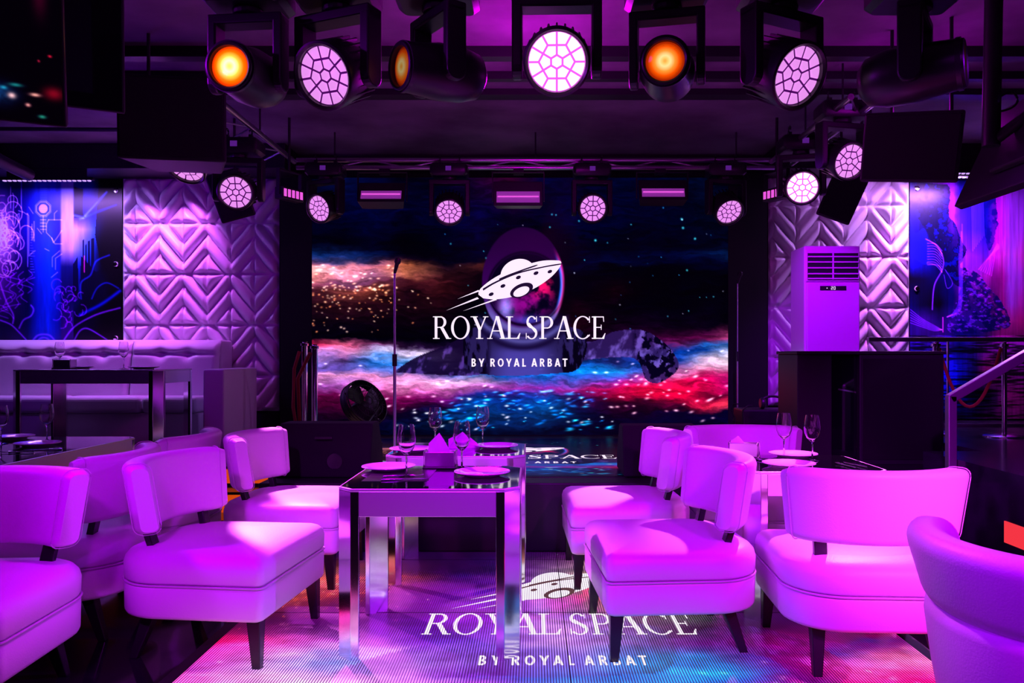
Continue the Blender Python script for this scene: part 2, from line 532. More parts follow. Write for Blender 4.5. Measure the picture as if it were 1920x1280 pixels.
def stage_picture(nx, ny):
    X, Y = np.meshgrid(np.linspace(SX0, SX1, nx + 1), np.linspace(SY0, SY1, ny + 1))
    rs = np.random.RandomState(5)
    wx = X + 26 * (fbm(X / 46, Y / 30, 3) - 0.5) + 8 * (fbm(X / 12, Y / 9, 8) - 0.5)
    wy = Y + 26 * (fbm(X / 60, Y / 22, 4) - 0.5) + 9 * (fbm(X / 16, Y / 7, 9) - 0.5)
    xs = [585, 640, 700, 760, 830, 900, 960, 1020, 1080, 1150, 1210, 1270, 1320, 1365]
    K = (3, 3, 12)
    N = (4, 6, 26)
    D = (6, 3, 12)
    rows = [
        (333, [(10, 16, 50), (12, 24, 70), (8, 14, 50), (10, 8, 30), (8, 8, 30), (40, 8, 50), (60, 8, 50), (10, 12, 50), (20, 8, 40), (6, 12, 40), (4, 10, 36), (4, 14, 40), (4, 16, 40), (2, 10, 30)]),
        (400, [(4, 8, 34), (6, 10, 46), (8, 14, 60), (8, 10, 44), (6, 10, 44), (14, 10, 60), (20, 6, 40), (12, 8, 40), (4, 10, 50), (4, 10, 46), (3, 10, 40), (3, 10, 36), (3, 14, 36), (3, 12, 30)]),
        (455, [(3, 8, 26), K, (4, 6, 30), K, (4, 6, 30), (8, 8, 44), K, K, (4, 8, 40), N, N, N, (4, 10, 30), (4, 10, 30)]),
        (476, [(20, 44, 96), (30, 50, 110), (12, 24, 60), K, K, N, K, K, N, N, (4, 10, 36), (5, 14, 46), (6, 20, 50), (8, 30, 66)]),
        (490, [(90, 60, 96), (60, 60, 110), (30, 24, 46), (20, 10, 24), (8, 6, 20), N, K, K, N, (4, 14, 46), (3, 8, 30), N, (5, 12, 40), N]),
        (500, [(235, 150, 150), (150, 100, 120), (110, 66, 80), (150, 84, 60), (20, 12, 24), (60, 30, 30), K, K, N, K, K, K, N, N]),
        (514, [(240, 160, 150), (205, 130, 150), (130, 84, 120), (190, 110, 90), (40, 20, 26), (30, 14, 20), K, K, K, K, K, K, K, K]),
        (530, [(150, 76, 96), (110, 60, 100), (96, 52, 80), (70, 28, 36), (60, 24, 30), (12, 5, 14), K, K, K, (16, 3, 16), D, K, K, K]),
        (546, [(60, 26, 40), (120, 60, 60), (110, 52, 46), (30, 12, 22), (46, 18, 22), (10, 4, 12), K, K, K, (24, 3, 16), D, K, K, K]),
        (570, [(36, 16, 24), (40, 18, 24), (34, 14, 22), (24, 10, 18), (26, 10, 18), K, K, K, (20, 4, 16), D, K, K, K, K]),
        (610, [(10, 5, 16), (14, 6, 18), (14, 6, 16), (12, 5, 14), (8, 4, 12), K, K, K, (30, 4, 20), (16, 3, 18), (20, 4, 26), (14, 3, 20), (16, 3, 22), K]),
        (636, [(6, 4, 14), K, K, K, K, K, K, K, (16, 4, 20), (24, 5, 30), (50, 8, 46), (60, 12, 50), (90, 24, 70), (150, 60, 110)]),
        (648, [(200, 40, 90), (240, 110, 150), (120, 60, 110), (30, 16, 40), (40, 24, 60), (10, 10, 30), K, K, K, (24, 8, 40), (60, 14, 60), (110, 40, 100), (40, 90, 170), (60, 110, 190)]),
        (660, [(215, 130, 200), (235, 150, 215), (190, 180, 235), (215, 196, 235), (220, 200, 240), (30, 26, 60), (16, 12, 40), K, K, (30, 14, 60), (50, 30, 90), (16, 60, 150), (16, 60, 150), (190, 190, 235)]),
        (676, [(150, 130, 220), (90, 60, 110), (40, 110, 205), (70, 140, 220), (160, 150, 210), (20, 20, 50), (20, 20, 60), (24, 40, 110), (20, 70, 150), (40, 50, 120), (20, 70, 170), (30, 60, 140), (200, 180, 220), (235, 205, 225)]),
        (692, [(120, 90, 190), (110, 90, 190), (110, 120, 210), (110, 110, 200), (30, 40, 90), (24, 40, 100), (20, 50, 120), (20, 110, 210), (20, 130, 225), (40, 140, 225), (90, 90, 190), (190, 120, 190), (240, 180, 215), (225, 140, 190)]),
        (702, [(235, 150, 210), (240, 160, 215), (240, 150, 205), (225, 150, 215), (150, 120, 200), (30, 90, 170), (20, 80, 170), (20, 110, 210), (40, 110, 220), (90, 80, 200), (160, 70, 160), (225, 120, 180), (200, 60, 120), (190, 50, 120)]),
        (714, [(225, 140, 205), (200, 130, 215), (225, 140, 210), (240, 160, 215), (245, 180, 225), (215, 170, 225), (120, 90, 190), (60, 90, 200), (120, 80, 190), (150, 50, 150), (200, 40, 110), (230, 30, 90), (200, 20, 90), (150, 20, 90)]),
        (728, [(160, 90, 180), (170, 90, 180), (230, 110, 190), (240, 130, 200), (225, 120, 200), (190, 100, 190), (150, 60, 160), (110, 40, 130), (150, 40, 120), (190, 24, 90), (235, 30, 80), (245, 30, 80), (225, 24, 90), (190, 30, 110)]),
        (742, [(110, 20, 80), (90, 16, 66), (140, 30, 100), (150, 30, 110), (120, 30, 120), (30, 40, 120), (50, 40, 130), (20, 70, 160), (60, 20, 80), (140, 16, 60), (210, 24, 70), (225, 20, 70), (110, 8, 50), (90, 8, 50)]),
        (758, [(70, 10, 50), (60, 8, 44), (60, 8, 44), (60, 8, 46), (30, 8, 44), (10, 60, 130), (20, 40, 110), (10, 80, 150), (20, 20, 60), (40, 6, 36), (60, 8, 40), (120, 10, 50), (240, 50, 90), (245, 70, 100)]),
        (774, [(40, 6, 36), (36, 6, 34), (30, 6, 32), (16, 8, 34), (10, 30, 70), (10, 60, 120), (10, 50, 110), (10, 60, 120), (8, 20, 50), (20, 4, 26), (20, 4, 30), (16, 4, 34), (12, 6, 36), (10, 6, 36)]),
        (796, [(16, 4, 24), (12, 4, 24), (10, 6, 30), (8, 20, 50), (6, 24, 50), (8, 30, 66), (8, 30, 70), (8, 30, 66), (6, 16, 44), (6, 6, 30), (6, 6, 30), (6, 8, 36), (6, 8, 36), (6, 8, 34)]),
        (815, [(8, 3, 18), (8, 3, 18), (8, 6, 24), (6, 10, 30), (4, 10, 30), (5, 16, 40), (5, 16, 40), (5, 14, 36), (5, 10, 30), (5, 5, 24), (5, 5, 24), (5, 5, 24), (5, 5, 24), (5, 5, 22)]),
    ]
    img = table(wx, wy, xs, rows)
    # streaks that follow the swell, light and dark
    glow = np.exp(-((wy - 506 - 0.03 * (X - 585)) / 13) ** 2) * sstep(760, 600, X) + 0.5 * np.exp(-((wy - 497) / 6) ** 2) * sstep(640, 690, X) * sstep(770, 730, X)
    img = addc(img, (150, 80, 90), glow)
    img[Y < 470] *= 0.8
    st = fbm(wx / 38 + 5, wy / 5.0, 21, 5)
    st2 = fbm(wx / 14, wy / 3.2, 33, 4)
    img = img * (0.45 + 1.1 * st[..., None] ** 1.0) * (0.72 + 0.56 * st2[..., None])
    # glitter of the orange sea at the left and cyan flecks at the bottom
    def flecks(n, x0, x1, y0, y1, cols, smin, smax, flat, dens=None):
        nonlocal img
        for _ in range(n):
            cx, cy = rs.uniform(x0, x1), rs.uniform(y0, y1)
            if dens and rs.rand() > dens(cx, cy):
                continue
            s = rs.uniform(smin, smax)
            sx_, sy_ = s * flat, s
            j0, j1 = np.searchsorted(X[0], [cx - 3 * sx_, cx + 3 * sx_])
            i0, i1 = np.searchsorted(Y[:, 0], [cy - 3 * sy_ - 1, cy + 3 * sy_ + 1])
            if j1 <= j0 or i1 <= i0:
                continue
            sl = rs.uniform(-0.35, 0.1)
            dx, dy = X[i0:i1, j0:j1] - cx, Y[i0:i1, j0:j1] - cy
            g = np.exp(-((dx / sx_) ** 2 + ((dy - sl * dx) / sy_) ** 2))
            c = np.array(cols[rs.randint(len(cols))]) / 255.0 * rs.uniform(0.6, 1.1)
            img[i0:i1, j0:j1] += c * g[..., None]
    flecks(300, 585, 830, 535, 625, [(255, 190, 150), (240, 150, 100), (255, 215, 190)], 0.7, 1.6, 1.5, lambda x, y: np.clip(1.15 - (x - 585) / 260 - abs(y - 560) / 90, 0.05, 1))
    flecks(40, 585, 740, 495, 545, [(255, 210, 190), (240, 170, 130)], 0.8, 1.8, 2.4)
    flecks(44, 830, 1365, 380, 640, [(90, 200, 225), (200, 200, 225), (60, 140, 200)], 0.7, 1.3, 1.0)
    flecks(14, 830, 1365, 400, 520, [(90, 220, 235)], 1.4, 2.2, 1.0)
    flecks(230, 830, 1150, 732, 806, [(40, 170, 235), (60, 200, 245), (20, 90, 200), (30, 130, 220)], 0.6, 2.0, 4.2, lambda x, y: np.clip(3.0 * float(vnoise(np.array([x / 34]), np.array([y / 11]), 7)[0]) - 1.0, 0.03, 1))
    flecks(50, 700, 1150, 745, 806, [(250, 220, 230), (230, 230, 240)], 0.9, 1.8, 2.4)
    flecks(46, 600, 1365, 655, 760, [(255, 225, 240), (255, 200, 225)], 0.8, 1.8, 2.6)
    flecks(30, 1150, 1365, 700, 790, [(255, 200, 215)], 1.2, 2.2, 2.2)
    # the swimming figure in a space suit
    hx, hy = X - 981, Y - 530
    head = (hx / 77) ** 2 + (hy / 104) ** 2
    hm = sstep(1.04, 0.97, head)
    # arms and shoulders first
    arm_l = inpoly(X, Y, smoothpts([(737, 698), (775, 672), (830, 650), (872, 632), (910, 640), (930, 690), (880, 704), (800, 701)]))
    arm_r = inpoly(X, Y, smoothpts([(1060, 632), (1110, 640), (1150, 622), (1200, 618), (1235, 634), (1262, 660), (1272, 690), (1240, 716), (1212, 712), (1190, 672), (1120, 672), (1060, 682)]))
    body = inpoly(X, Y, smoothpts([(868, 636), (900, 612), (1065, 612), (1100, 640), (1085, 690), (1040, 700), (930, 704), (870, 690)]))
    n1 = fbm(X / 16 + 0.3 * Y / 16, Y / 22, 41)
    img = mixc(img, (26, 16, 46), arm_l * 0.93)
    img = addc(img, (70, 50, 110), arm_l * sstep(0.55, 0.75, n1) * 0.8)
    img = mixc(img, (50, 34, 86), arm_r * 0.9)
    img = addc(img, (80, 70, 120), arm_r * sstep(0.5, 0.75, n1) * 0.8)
    img = mixc(img, (12, 8, 30), arm_r * sstep(1180, 1200, X) * sstep(0.5, 0.42, fbm(X / 9, Y / 11, 44)))
    img = mixc(img, (46, 38, 84), body * 0.95)
    img = addc(img, (34, 32, 70), body * sstep(640, 665, Y) * sstep(900, 960, X) * sstep(1060, 1000, X))
    img = mixc(img, (12, 8, 24), body * sstep(0.55, 0.42, fbm(X / 7, Y / 26, 45)) * (sstep(925, 905, X) + sstep(1040, 1060, X)))
    # helmet, visor and collar
    shell = np.array([38, 10, 54]) / 255.0 * (1 + 0.5 * sstep(-90, 20, hy)[..., None])
    img = img * (1 - hm[..., None]) + shell * hm[..., None]
    low = hm * sstep(10, 70, hy)
    img = mixc(img, (120, 108, 190), low * sstep(0.55, 0.9, head) * 0.9)
    vis = ((X - 986) / 68) ** 2 + ((Y - 541) / 66) ** 2
    vm = sstep(1.03, 0.96, vis)
    vcol = np.array([8, 7, 26]) / 255.0 + np.zeros_like(img)
    neb = fbm(X / 15, Y / 15, 51)
    vcol = addc(vcol, (230, 30, 80), np.exp(-((X - 1018) / 22) ** 2 - ((Y - 535) / 26) ** 2) * sstep(0.45, 0.7, neb))
    vcol = addc(vcol, (130, 20, 110), np.exp(-((X - 985) / 44) ** 2 - ((Y - 570) / 26) ** 2) * sstep(0.3, 0.7, neb))
    vcol = addc(vcol, (150, 140, 220), np.exp(-((X - 948) / 13) ** 2 - ((Y - 576) / 22) ** 2))
    vcol = addc(vcol, (70, 60, 140), np.exp(-((X - 990) / 30) ** 2 - ((Y - 600) / 9) ** 2))
    img = img * (1 - vm[..., None]) + vcol * vm[..., None]
    rim = np.exp(-((np.sqrt(vis) - 1.04) / 0.035) ** 2)
    img = mixc(img, (8, 5, 20), rim * 0.8)
    img = addc(img, (40, 110, 220), np.exp(-((np.sqrt(head) - 0.93) / 0.03) ** 2) * sstep(40, 66, hx) * sstep(60, 20, hy) * sstep(-60, -20, hy))
    img = addc(img, (220, 60, 110), np.exp(-((np.sqrt(head) - 0.97) / 0.035) ** 2) * sstep(30, 60, hx) * sstep(70, 40, hy) * sstep(-70, -30, hy) * 0.7)
    for r_, c_ in ((86, (110, 100, 170)), (97, (30, 20, 60)), (108, (96, 90, 160)), (120, (26, 18, 50))):
        ring = np.exp(-((np.hypot((X - 981) * 1.05, (Y - 532) * 1.0) - r_) / 5.0) ** 2) * sstep(580, 604, Y) * sstep(60 + r_ * 0.3, 40 + r_ * 0.3, abs(X - 981))
        img = mixc(img, c_, np.clip(ring, 0, 1) * 0.85)
    return saturate(np.clip(img, 0, 1.1), 1.18)


# ------------------------------------------------------------------ lettering and emblem (shapes in photograph pixels, y downwards)
def arc(cx, cy, rx, ry, a0, a1, tx, ty, n=28):
    """a curved stroke whose thickness swells from ty (top, bottom) to tx (sides)"""
    out, inn = [], []
    for k in range(n + 1):
        a = math.radians(a0 + (a1 - a0) * k / n)
        c, s = math.cos(a), math.sin(a)
        out.append((cx + rx * c, cy + ry * s))
        inn.append((cx + (rx - tx) * c, cy + (ry - ty) * s))
    return [[out[k], out[k + 1], inn[k + 1], inn[k]] for k in range(n)]


def bar(x0, y0, x1, y1, w):
    """slanted stroke, w measured along x"""
    return [[(x0, y0), (x0 + w, y0), (x1 + w, y1), (x1, y1)]]


def rect(x0, y0, x1, y1):
    return [[(x0, y0), (x1, y0), (x1, y1), (x0, y1)]]


TK, TN, SF = 0.118, 0.045, 0.035     # thick stroke, thin stroke, serif (of the cap height)


def foot(x, y, w=0.28):
    return rect(x - w / 2, y, x + w / 2, y + SF) if y < 0.5 else rect(x - w / 2, y - SF, x + w / 2, y)


def glyph(ch):
    """serif capitals, y up from 0 to 1; returns polygons and advance"""
    if ch == 'R':
        return (rect(.1, 0, .1 + TK, 1) + foot(.17, 0, .30) + rect(.02, 1 - SF, .4, 1) + arc(.36, .745, .26, .255, -90, 90, TK, TN)
                + rect(.2, 1 - TN, .38, 1) + rect(.2, .49, .38, .49 + TN) + bar(.34, .5, .62, 0, .155) + foot(.73, 0, .22)), .80
    if ch == 'O':
        return arc(.44, .5, .42, .52, 0, 360, TK, TN, 48), .89
    if ch == 'Y':
        return rect(.33, 0, .33 + TK, .48) + foot(.40, 0, .32) + bar(.08, 1, .33, .42, .15) + bar(.64, 1, .405, .42, .06) + foot(.15, 1, .32) + foot(.67, 1, .24), .74
    if ch == 'A':
        return bar(.36, 1.01, .62, 0, .155) + bar(.38, 1.01, .075, 0, .06) + rect(.2, .33, .62, .33 + TN) + foot(.10, 0, .24) + foot(.70, 0, .30), .80
    if ch == 'L':
        return rect(.1, 0, .1 + TK, 1) + foot(.17, 1, .32) + rect(.02, 0, .6, TN) + [[(.60, 0), (.66, .26), (.62, .26), (.50, 0.04)]], .68
    if ch == 'S':
        p = arc(.30, .745, .235, .275, 30, 270, .10, TN) + arc(.30, .255, .255, .275, 90, -150, .10, TN)
        p += [[(.13, .66), (.2, .72), (.52, .36), (.44, .28)]] + rect(.50, .76, .535, 1.0) + rect(.04, 0, .075, .26)
        return p, .62
    if ch == 'P':
        return (rect(.1, 0, .1 + TK, 1) + foot(.17, 0, .32) + rect(.02, 1 - SF, .4, 1) + arc(.36, .73, .27, .27, -90, 90, TK, TN)
                + rect(.2, 1 - TN, .38, 1) + rect(.2, .46, .38, .46 + TN)), .68
    if ch == 'C':
        return arc(.45, .5, .42, .52, 42, 318, TK, TN, 40) + rect(.735, .72, .77, 1.0) + rect(.74, .12, .765, .20), .82
    if ch == 'E':
        return (rect(.1, 0, .1 + TK, 1) + rect(.02, 0, .58, TN) + rect(.02, 1 - TN, .56, 1) + rect(.2, .49, .45, .49 + TN) + rect(.43, .40, .46, .63)
                + [[(.57, 0), (.64, .25), (.605, .25), (.48, .03)]] + [[(.52, .98), (.56, .98), (.575, .76), (.545, .76)]]), .68
    # plain capitals for the second line
    t = .19
    if ch == 'b':
        return rect(.08, 0, .08 + t, 1) + arc(.36, .74, .24, .26, -90, 90, t, .15) + arc(.36, .27, .28, .27, -90, 90, t, .15) + rect(.2, .85, .38, 1) + rect(.2, .42, .38, .56) + rect(.2, 0, .38, .15), .72
    if ch == 'y':
        return rect(.27, 0, .27 + t, .45) + bar(0, 1, .27, .38, .2) + bar(.53, 1, .27, .38, .2), .73
    if ch == 'r':
        return rect(.08, 0, .08 + t, 1) + arc(.36, .71, .28, .29, -90, 90, t, .15) + rect(.2, .85, .38, 1) + rect(.2, .42, .38, .57) + bar(.28, .46, .48, 0, .21), .72
    if ch == 'o':
        return arc(.42, .5, .38, .51, 0, 360, t, .16, 40), .84
    if ch == 'a':
        return bar(.26, 1, .54, 0, .2) + bar(.26, 1, 0, 0, .2) + rect(.16, .2, .58, .35), .74
    if ch == 'l':
        return rect(.08, 0, .08 + t, 1) + rect(.08, 0, .54, .16), .56
    if ch == 't':
        return rect(.22, 0, .22 + t, 1) + rect(0, .84, .63, 1), .63
    return [], .3


def word_polys(text, x0, x1, ytop, ybot, gap=0.0, spaces=None):
    """the text fitted between x0 and x1, as polygons in photograph pixels"""
    out, x = [], 0.0
    for ch in text:
        if ch == ' ':
            x += spaces or .3
            continue
        ps, adv = glyph(ch)
        out += [[(x + px, py) for px, py in p] for p in ps]
        x += adv + gap
    x -= gap
    k = (x1 - x0) / x
    return [[(x0 + px * k, ybot + (ytop - ybot) * py) for px, py in p] for p in out]


def ell(cx, cy, rx, ry, rot=0, n=40, a0=0, a1=360):
    c, s = math.cos(math.radians(rot)), math.sin(math.radians(rot))
    out = []
    for k in range(n + (0 if a1 - a0 == 360 else 1)):
        a = math.radians(a0 + (a1 - a0) * k / n)
        x, y = rx * math.cos(a), ry * math.sin(a)
        out.append((cx + x * c - y * s, cy + x * s + y * c))
    return out


TITLE = word_polys('ROYAL SPACE', 811, 1137, 593, 635, 0.015, 0.17)
SUBTITLE = word_polys('by royal arbat', 883, 1064, 672, 687, 0.26, 0.42)
TILT = -21.5
UFO_WHITE = [
    smoothpts([(897, 552), (901, 541), (925, 522), (960, 505), (1010, 490), (1042, 488), (1052, 491), (1048, 503), (1030, 522), (1001, 541), (965, 555), (930, 561), (906, 559)], 5),
    ell(977, 547, 17, 9, -24, 28),
    [(857.5, 560.5), (897, 543.5), (899, 546)], [(836.5, 582), (895, 557), (898, 560)], [(868, 583), (928, 560), (932, 562)],
]
UFO_DOME = [ell(971, 513, 33, 27, TILT, 30, 180, 360)]
UFO_DARK_LINES = [smoothpts([(905, 541), (930, 527), (972, 510), (1020, 499), (1050, 494), (1051, 496), (1020, 501.5), (972, 513), (931, 530), (906, 545)], 5)]
UFO_RIM = [smoothpts([(936, 522), (960, 512), (1003, 497), (1003.5, 499.5), (960, 514.5), (936, 525)], 5)]
UFO_DARK = UFO_DARK_LINES + UFO_RIM + [ell(978, 544, 23, 12, -24, 32), ell(921, 551.5, 5, 3.2, -24, 16), ell(943, 536, 5, 3.2, -24, 16), ell(972, 520, 5, 3.2, -24, 16),
                                       ell(1005, 512, 5, 3.2, -24, 16), ell(1031, 509, 4.6, 3, -24, 16)]
UFO_PORT = [ell(977.5, 546.5, 16, 8, -24, 28)]


def poly_mesh(name, layers, m, parent, place):
    """layers: list of (polygons, height); place(px, py, h) -> point"""
    b = MB()
    for polys, h in layers:
        for p in polys:
            b.add([place(x, y, h) for x, y in p], [tuple(range(len(p)))])
    me = bpy.data.meshes.new(name)
    me.from_pydata(b.v, [], b.f)
    me.materials.append(m)
    o = bpy.data.objects.new(name, me)
    COL.objects.link(o)
    o.parent = parent
    return o


def logo_parts(parent, place, white, dark, s=1.0):
    poly_mesh('lettering', [(TITLE + SUBTITLE, 0.003 * s)], white, parent, place)
    poly_mesh('saucer_emblem', [(UFO_WHITE[:1] + UFO_WHITE[2:], 0.0025 * s), (UFO_DOME, 0.002 * s), (UFO_PORT, 0.0045 * s)], white, parent, place)
    poly_mesh('emblem_outline', [(UFO_DARK, 0.0035 * s)], dark, parent, place)
# ================================================================== the hall
YB = 8.72            # back wall
HS = 0.464           # stage height
HL = 0.45            # podium at the left
HR = 0.62            # podium at the right
CEIL = 3.5

struct(MB().box(-6.6, 6.4, -3.2, YB + 0.2, -0.1, 0.0).build('floor', M['tile']))
struct(MB().box(-6.6, 6.4, -3.2, YB + 0.2, CEIL, CEIL + 0.1).build('ceiling', M['concrete']))
struct(MB().box(-6.6, 6.4, YB, YB + 0.2, 0, CEIL).build('wall_back', M['wall']))
struct(MB().box(-6.8, -6.6, -3.2, YB + 0.2, 0, CEIL).build('wall_left', M['wall']))
struct(MB().box(6.4, 6.6, -3.2, YB + 0.2, 0, CEIL).build('wall_right', M['wall']))
struct(MB().box(-6.6, 6.4, -3.4, -3.2, 0, CEIL).build('wall_front', M['wall']))
# dropped bulkhead over the stage and the ceiling tracks
struct(MB().box(-6.6, -2.55, 8.2, YB, 3.24, CEIL).build('trim_1', M['black'], bevel=0.01))
struct(MB().box(2.5, 6.4, 8.2, YB, 3.24, CEIL).build('trim_2', M['black'], bevel=0.01))
for i, (y, h, d) in enumerate(((5.62, 0.075, 0.10), (6.12, 0.06, 0.07), (6.52, 0.05, 0.14))):
    struct(MB().box(-4.6, 6.4, y, y + d, CEIL - h, CEIL).build('trim_%d' % (3 + i), M['black']))

# stage and podiums
st = MB().box(-1.86, 3.3, 5.4, YB, 0, HS)
struct(st.build('stage_platform', M['black'], bevel=0.008))
struct(MB().box(-6.6, -1.87, 6.3, YB, 0, HL).build('podium_left', M['marble'], bevel=0.008))
pr = MB()
pr.box(3.31, 6.4, 5.9, YB, 0, HR).box(2.87, 6.4, 1.2, 5.9, 0, HR)
struct(pr.build('podium_right', M['marble']))
t = thing('lit_steps', 'black steps with glowing orange risers up to the sofa podium at left', 'steps', (-4.2, 6.0, 0))
for k in range(2):
    y0, y1, z0, z1 = 5.7 + 0.3 * k, 6.0 + 0.3 * k, 0.0, 0.15 * (k + 1)
    MB().box(-2.4, 2.3, y0 - 6.0, y1 - 6.0, z0, z1).build('tread', M['marble'], t, bevel=0.006)
    MB().box(-2.38, 2.28, y0 - 6.008, y0 - 6.0005, z0 + 0.02, z1 - 0.02).build('riser_light', M['led_orange'], t)
MB().box(-2.38, 2.28, 0.292, 0.2995, 0.32, 0.43).build('riser_light', M['led_orange'], t)
sl = MB().box(2.862, 2.8695, 3.4, 4.87, 0.19, 0.32).build('glow_strip', M['led_red'])
tag(sl, 'red glowing strip along the foot of the right podium', 'led strip')

# ------------------------------------------------------------------ main LED wall
PIC = stage_picture(560, 346)
YS = 8.62
t = thing('led_video_wall', 'large LED wall behind the stage showing a swimming astronaut and ROYAL SPACE logo', 'screen', (W(975, 0, YS).x, YS, HS))
ox, oz = t.location.x, t.location.z


def on_wall(px, py, h=0.0):
    p = W(px, py, YS)
    return (p.x - ox, -h, p.z - oz)


def wall_place(u, v):
    px, py = SX0 + (SX1 - SX0) * u, SY0 + (SY1 - SY0) * v
    return np.stack([(px - CX) / FPX * YS - ox, 0 * px, EYE - (py - CY) / FPX * YS - oz], -1)


color_grid('picture', M['screen'], t, 560, 346, wall_place, PIC)
logo_parts(t, on_wall, M['white_glow'], M['logo_dark'])
p0, p1 = on_wall(SX0, SY1), on_wall(SX1, SY0)
fr = MB()
fr.box(p0[0], p1[0], 0.004, 0.07, p0[2], p1[2])
fr.box(p0[0] - 0.34, p0[0], -0.01, 0.07, 0, p1[2] + 0.2).box(p1[0], p1[0] + 0.42, -0.01, 0.07, 0, p1[2] + 0.2)
fr.box(p0[0], p1[0], -0.01, 0.07, p1[2], p1[2] + 0.2).box(p0[0], p1[0], -0.01, 0.07, 0, p0[2])
fr.build('frame', M['velour'], t)

# LED floor of the stage and of the dance floor: the same picture laid flat
t = thing('stage_led_floor', 'narrow LED floor on the stage mirroring the ROYAL SPACE logo', 'led floor', (-0.1, 5.9, HS))


def stage_pt(px, py, h=0.0):
    u, v = (px - SX0) / (SX1 - SX0), (py - SY0) / (SY1 - SY0)
    return ((u - 0.5) * 3.86, (8.23 - 5.9) - 2.55 * v, 0.006 + h * 0.6)


def stage_place(u, v):
    return np.stack([(u - 0.5) * 3.86, (8.23 - 5.9) - 2.55 * v, 0 * u + 0.006], -1)


color_grid('picture', M['stage_led'], t, 280, 173, stage_place, PIC[::2, ::2])
logo_parts(t, stage_pt, M['white_glow'], M['logo_dark'])
MB().box(-1.95, 1.95, -0.25, 2.36, 0.0, 0.004).build('frame', M['black'], t)

FX0, FX1 = -1.46, 1.72
FY_T, FY_L = 5.97, 3.48
t = thing('led_dance_floor', 'glowing striped LED floor under the tables with upside-facing ROYAL SPACE logo', 'led floor', (0.13, 3.9, 0))
t['label'] = 'glowing striped LED dance floor under the middle tables showing the ROYAL SPACE logo'


def floor_pt(px, py, h=0.0):
    u, v = (px - SX0) / (SX1 - SX0), (py - SY0) / (SY1 - SY0)
    return (FX0 + (FX1 - FX0) * u - 0.13, FY_T - FY_L * v - 3.9, 0.006 + h * 0.5)


def floor_place(u, v):
    return np.stack([FX0 + (FX1 - FX0) * u - 0.13, FY_T - FY_L * (0.172 + 0.828 * v) - 3.9, 0 * u + 0.006], -1)


# brighter at the near end, where the panels show the pale foam
fp = PIC[::2, ::2]
ny = fp.shape[0]
r0 = int(ny * 0.172)
fp = fp[r0:]
fy = np.linspace(0, 1, fp.shape[0])
yy, xx = np.meshgrid(np.linspace(0.172, 1, fp.shape[0]), np.linspace(0, 1, fp.shape[1]), indexing='ij')
fxs = [0, .1, .2, .3, .4, .5, .6, .7, .8, .9, 1]
B1, TL, WH, PK, RD, DK, NV = (20, 8, 40), (20, 120, 150), (250, 225, 245), (250, 110, 190), (250, 30, 90), (70, 20, 60), (30, 40, 130)
frow = [
    (0.17, [(20, 10, 60), (20, 10, 60), (20, 6, 30), (10, 6, 20), (10, 6, 20), (30, 8, 40), (60, 10, 50), (70, 10, 50), (30, 8, 30), (20, 8, 30), (20, 8, 30)]),
    (0.30, [(120, 60, 50), (150, 80, 60), (80, 40, 50), (20, 8, 30), (60, 40, 90), (160, 140, 150), (190, 170, 150), (60, 60, 50), (20, 8, 30), (20, 8, 30), (20, 8, 30)]),
    (0.45, [(150, 80, 70), (140, 60, 60), (80, 30, 60), (70, 30, 120), (120, 60, 200), (190, 130, 170), (190, 120, 90), (120, 50, 40), (60, 40, 40), (20, 6, 30), (20, 6, 30)]),
    (0.56, [(60, 20, 50), (60, 20, 60), (60, 20, 60), (110, 40, 160), (130, 60, 170), (200, 150, 200), (120, 90, 120), (80, 90, 80), (40, 20, 50), (40, 10, 50), (40, 10, 50)]),
    (0.66, [(225, 60, 130), (200, 110, 180), (170, 120, 200), (110, 70, 170), (120, 90, 180), (190, 160, 200), (120, 110, 150), (90, 40, 90), (90, 16, 60), (110, 20, 70), (120, 20, 70)]),
    (0.73, [(235, 90, 170), (245, 190, 230), (190, 170, 235), (180, 160, 220), (130, 100, 170), (140, 130, 190), (60, 130, 170), (30, 140, 170), (150, 30, 100), (235, 110, 170), (250, 110, 160)]),
    (0.80, [(240, 120, 190), (250, 210, 235), (230, 190, 235), (190, 140, 220), (130, 70, 170), (60, 130, 170), (30, 120, 150), (20, 110, 140), (60, 20, 60), (250, 90, 150), (250, 90, 140)]),
    (0.87, [(245, 100, 180), (250, 190, 225), (250, 200, 235), (240, 190, 235), (200, 130, 200), (170, 120, 190), (120, 90, 150), (100, 40, 90), (80, 20, 60), (250, 60, 130), (250, 50, 100)]),
    (1.0, [(230, 60, 140), (235, 90, 160), (240, 120, 190), (230, 130, 200), (200, 90, 180), (200, 80, 150), (190, 50, 110), (230, 40, 100), (245, 40, 100), (250, 30, 80), (250, 30, 80)]),
]
wob = 0.05 * (fbm(xx * 9, yy * 14, 61) - 0.5)
base = table(xx + wob, yy + 0.8 * wob, fxs, frow)
det = fbm(xx * 16 + yy * 3, yy * 30, 63, 5)
fp = base * (0.5 + 1.0 * det[..., None]) * 0.8 + 0.35 * fp
color_grid('picture', M['floor_led'], t, fp.shape[1] - 1, fp.shape[0] - 1, floor_place, saturate(np.clip(fp, 0, 1.05), 1.5))
logo_parts(t, floor_pt, M['floor_letters'], M['floor_logo_dark'], 0.5)
MB().box(FX0 - 0.19, FX1 - 0.07, 2.46 - 3.9, 5.395 - 3.9, 0.0, 0.004).build('frame', M['black'], t)
sm = MB()
sm.box(0.017, 0.023, -1.4, 1.49, 0.0066, 0.0074)
for y in (4.11, 3.05, 5.17):
    sm.box(FX0 - 0.13, FX1 - 0.13, y - 3.903, y - 3.897, 0.0066, 0.0074)
sm.build('panel_joint', M['black'], t)

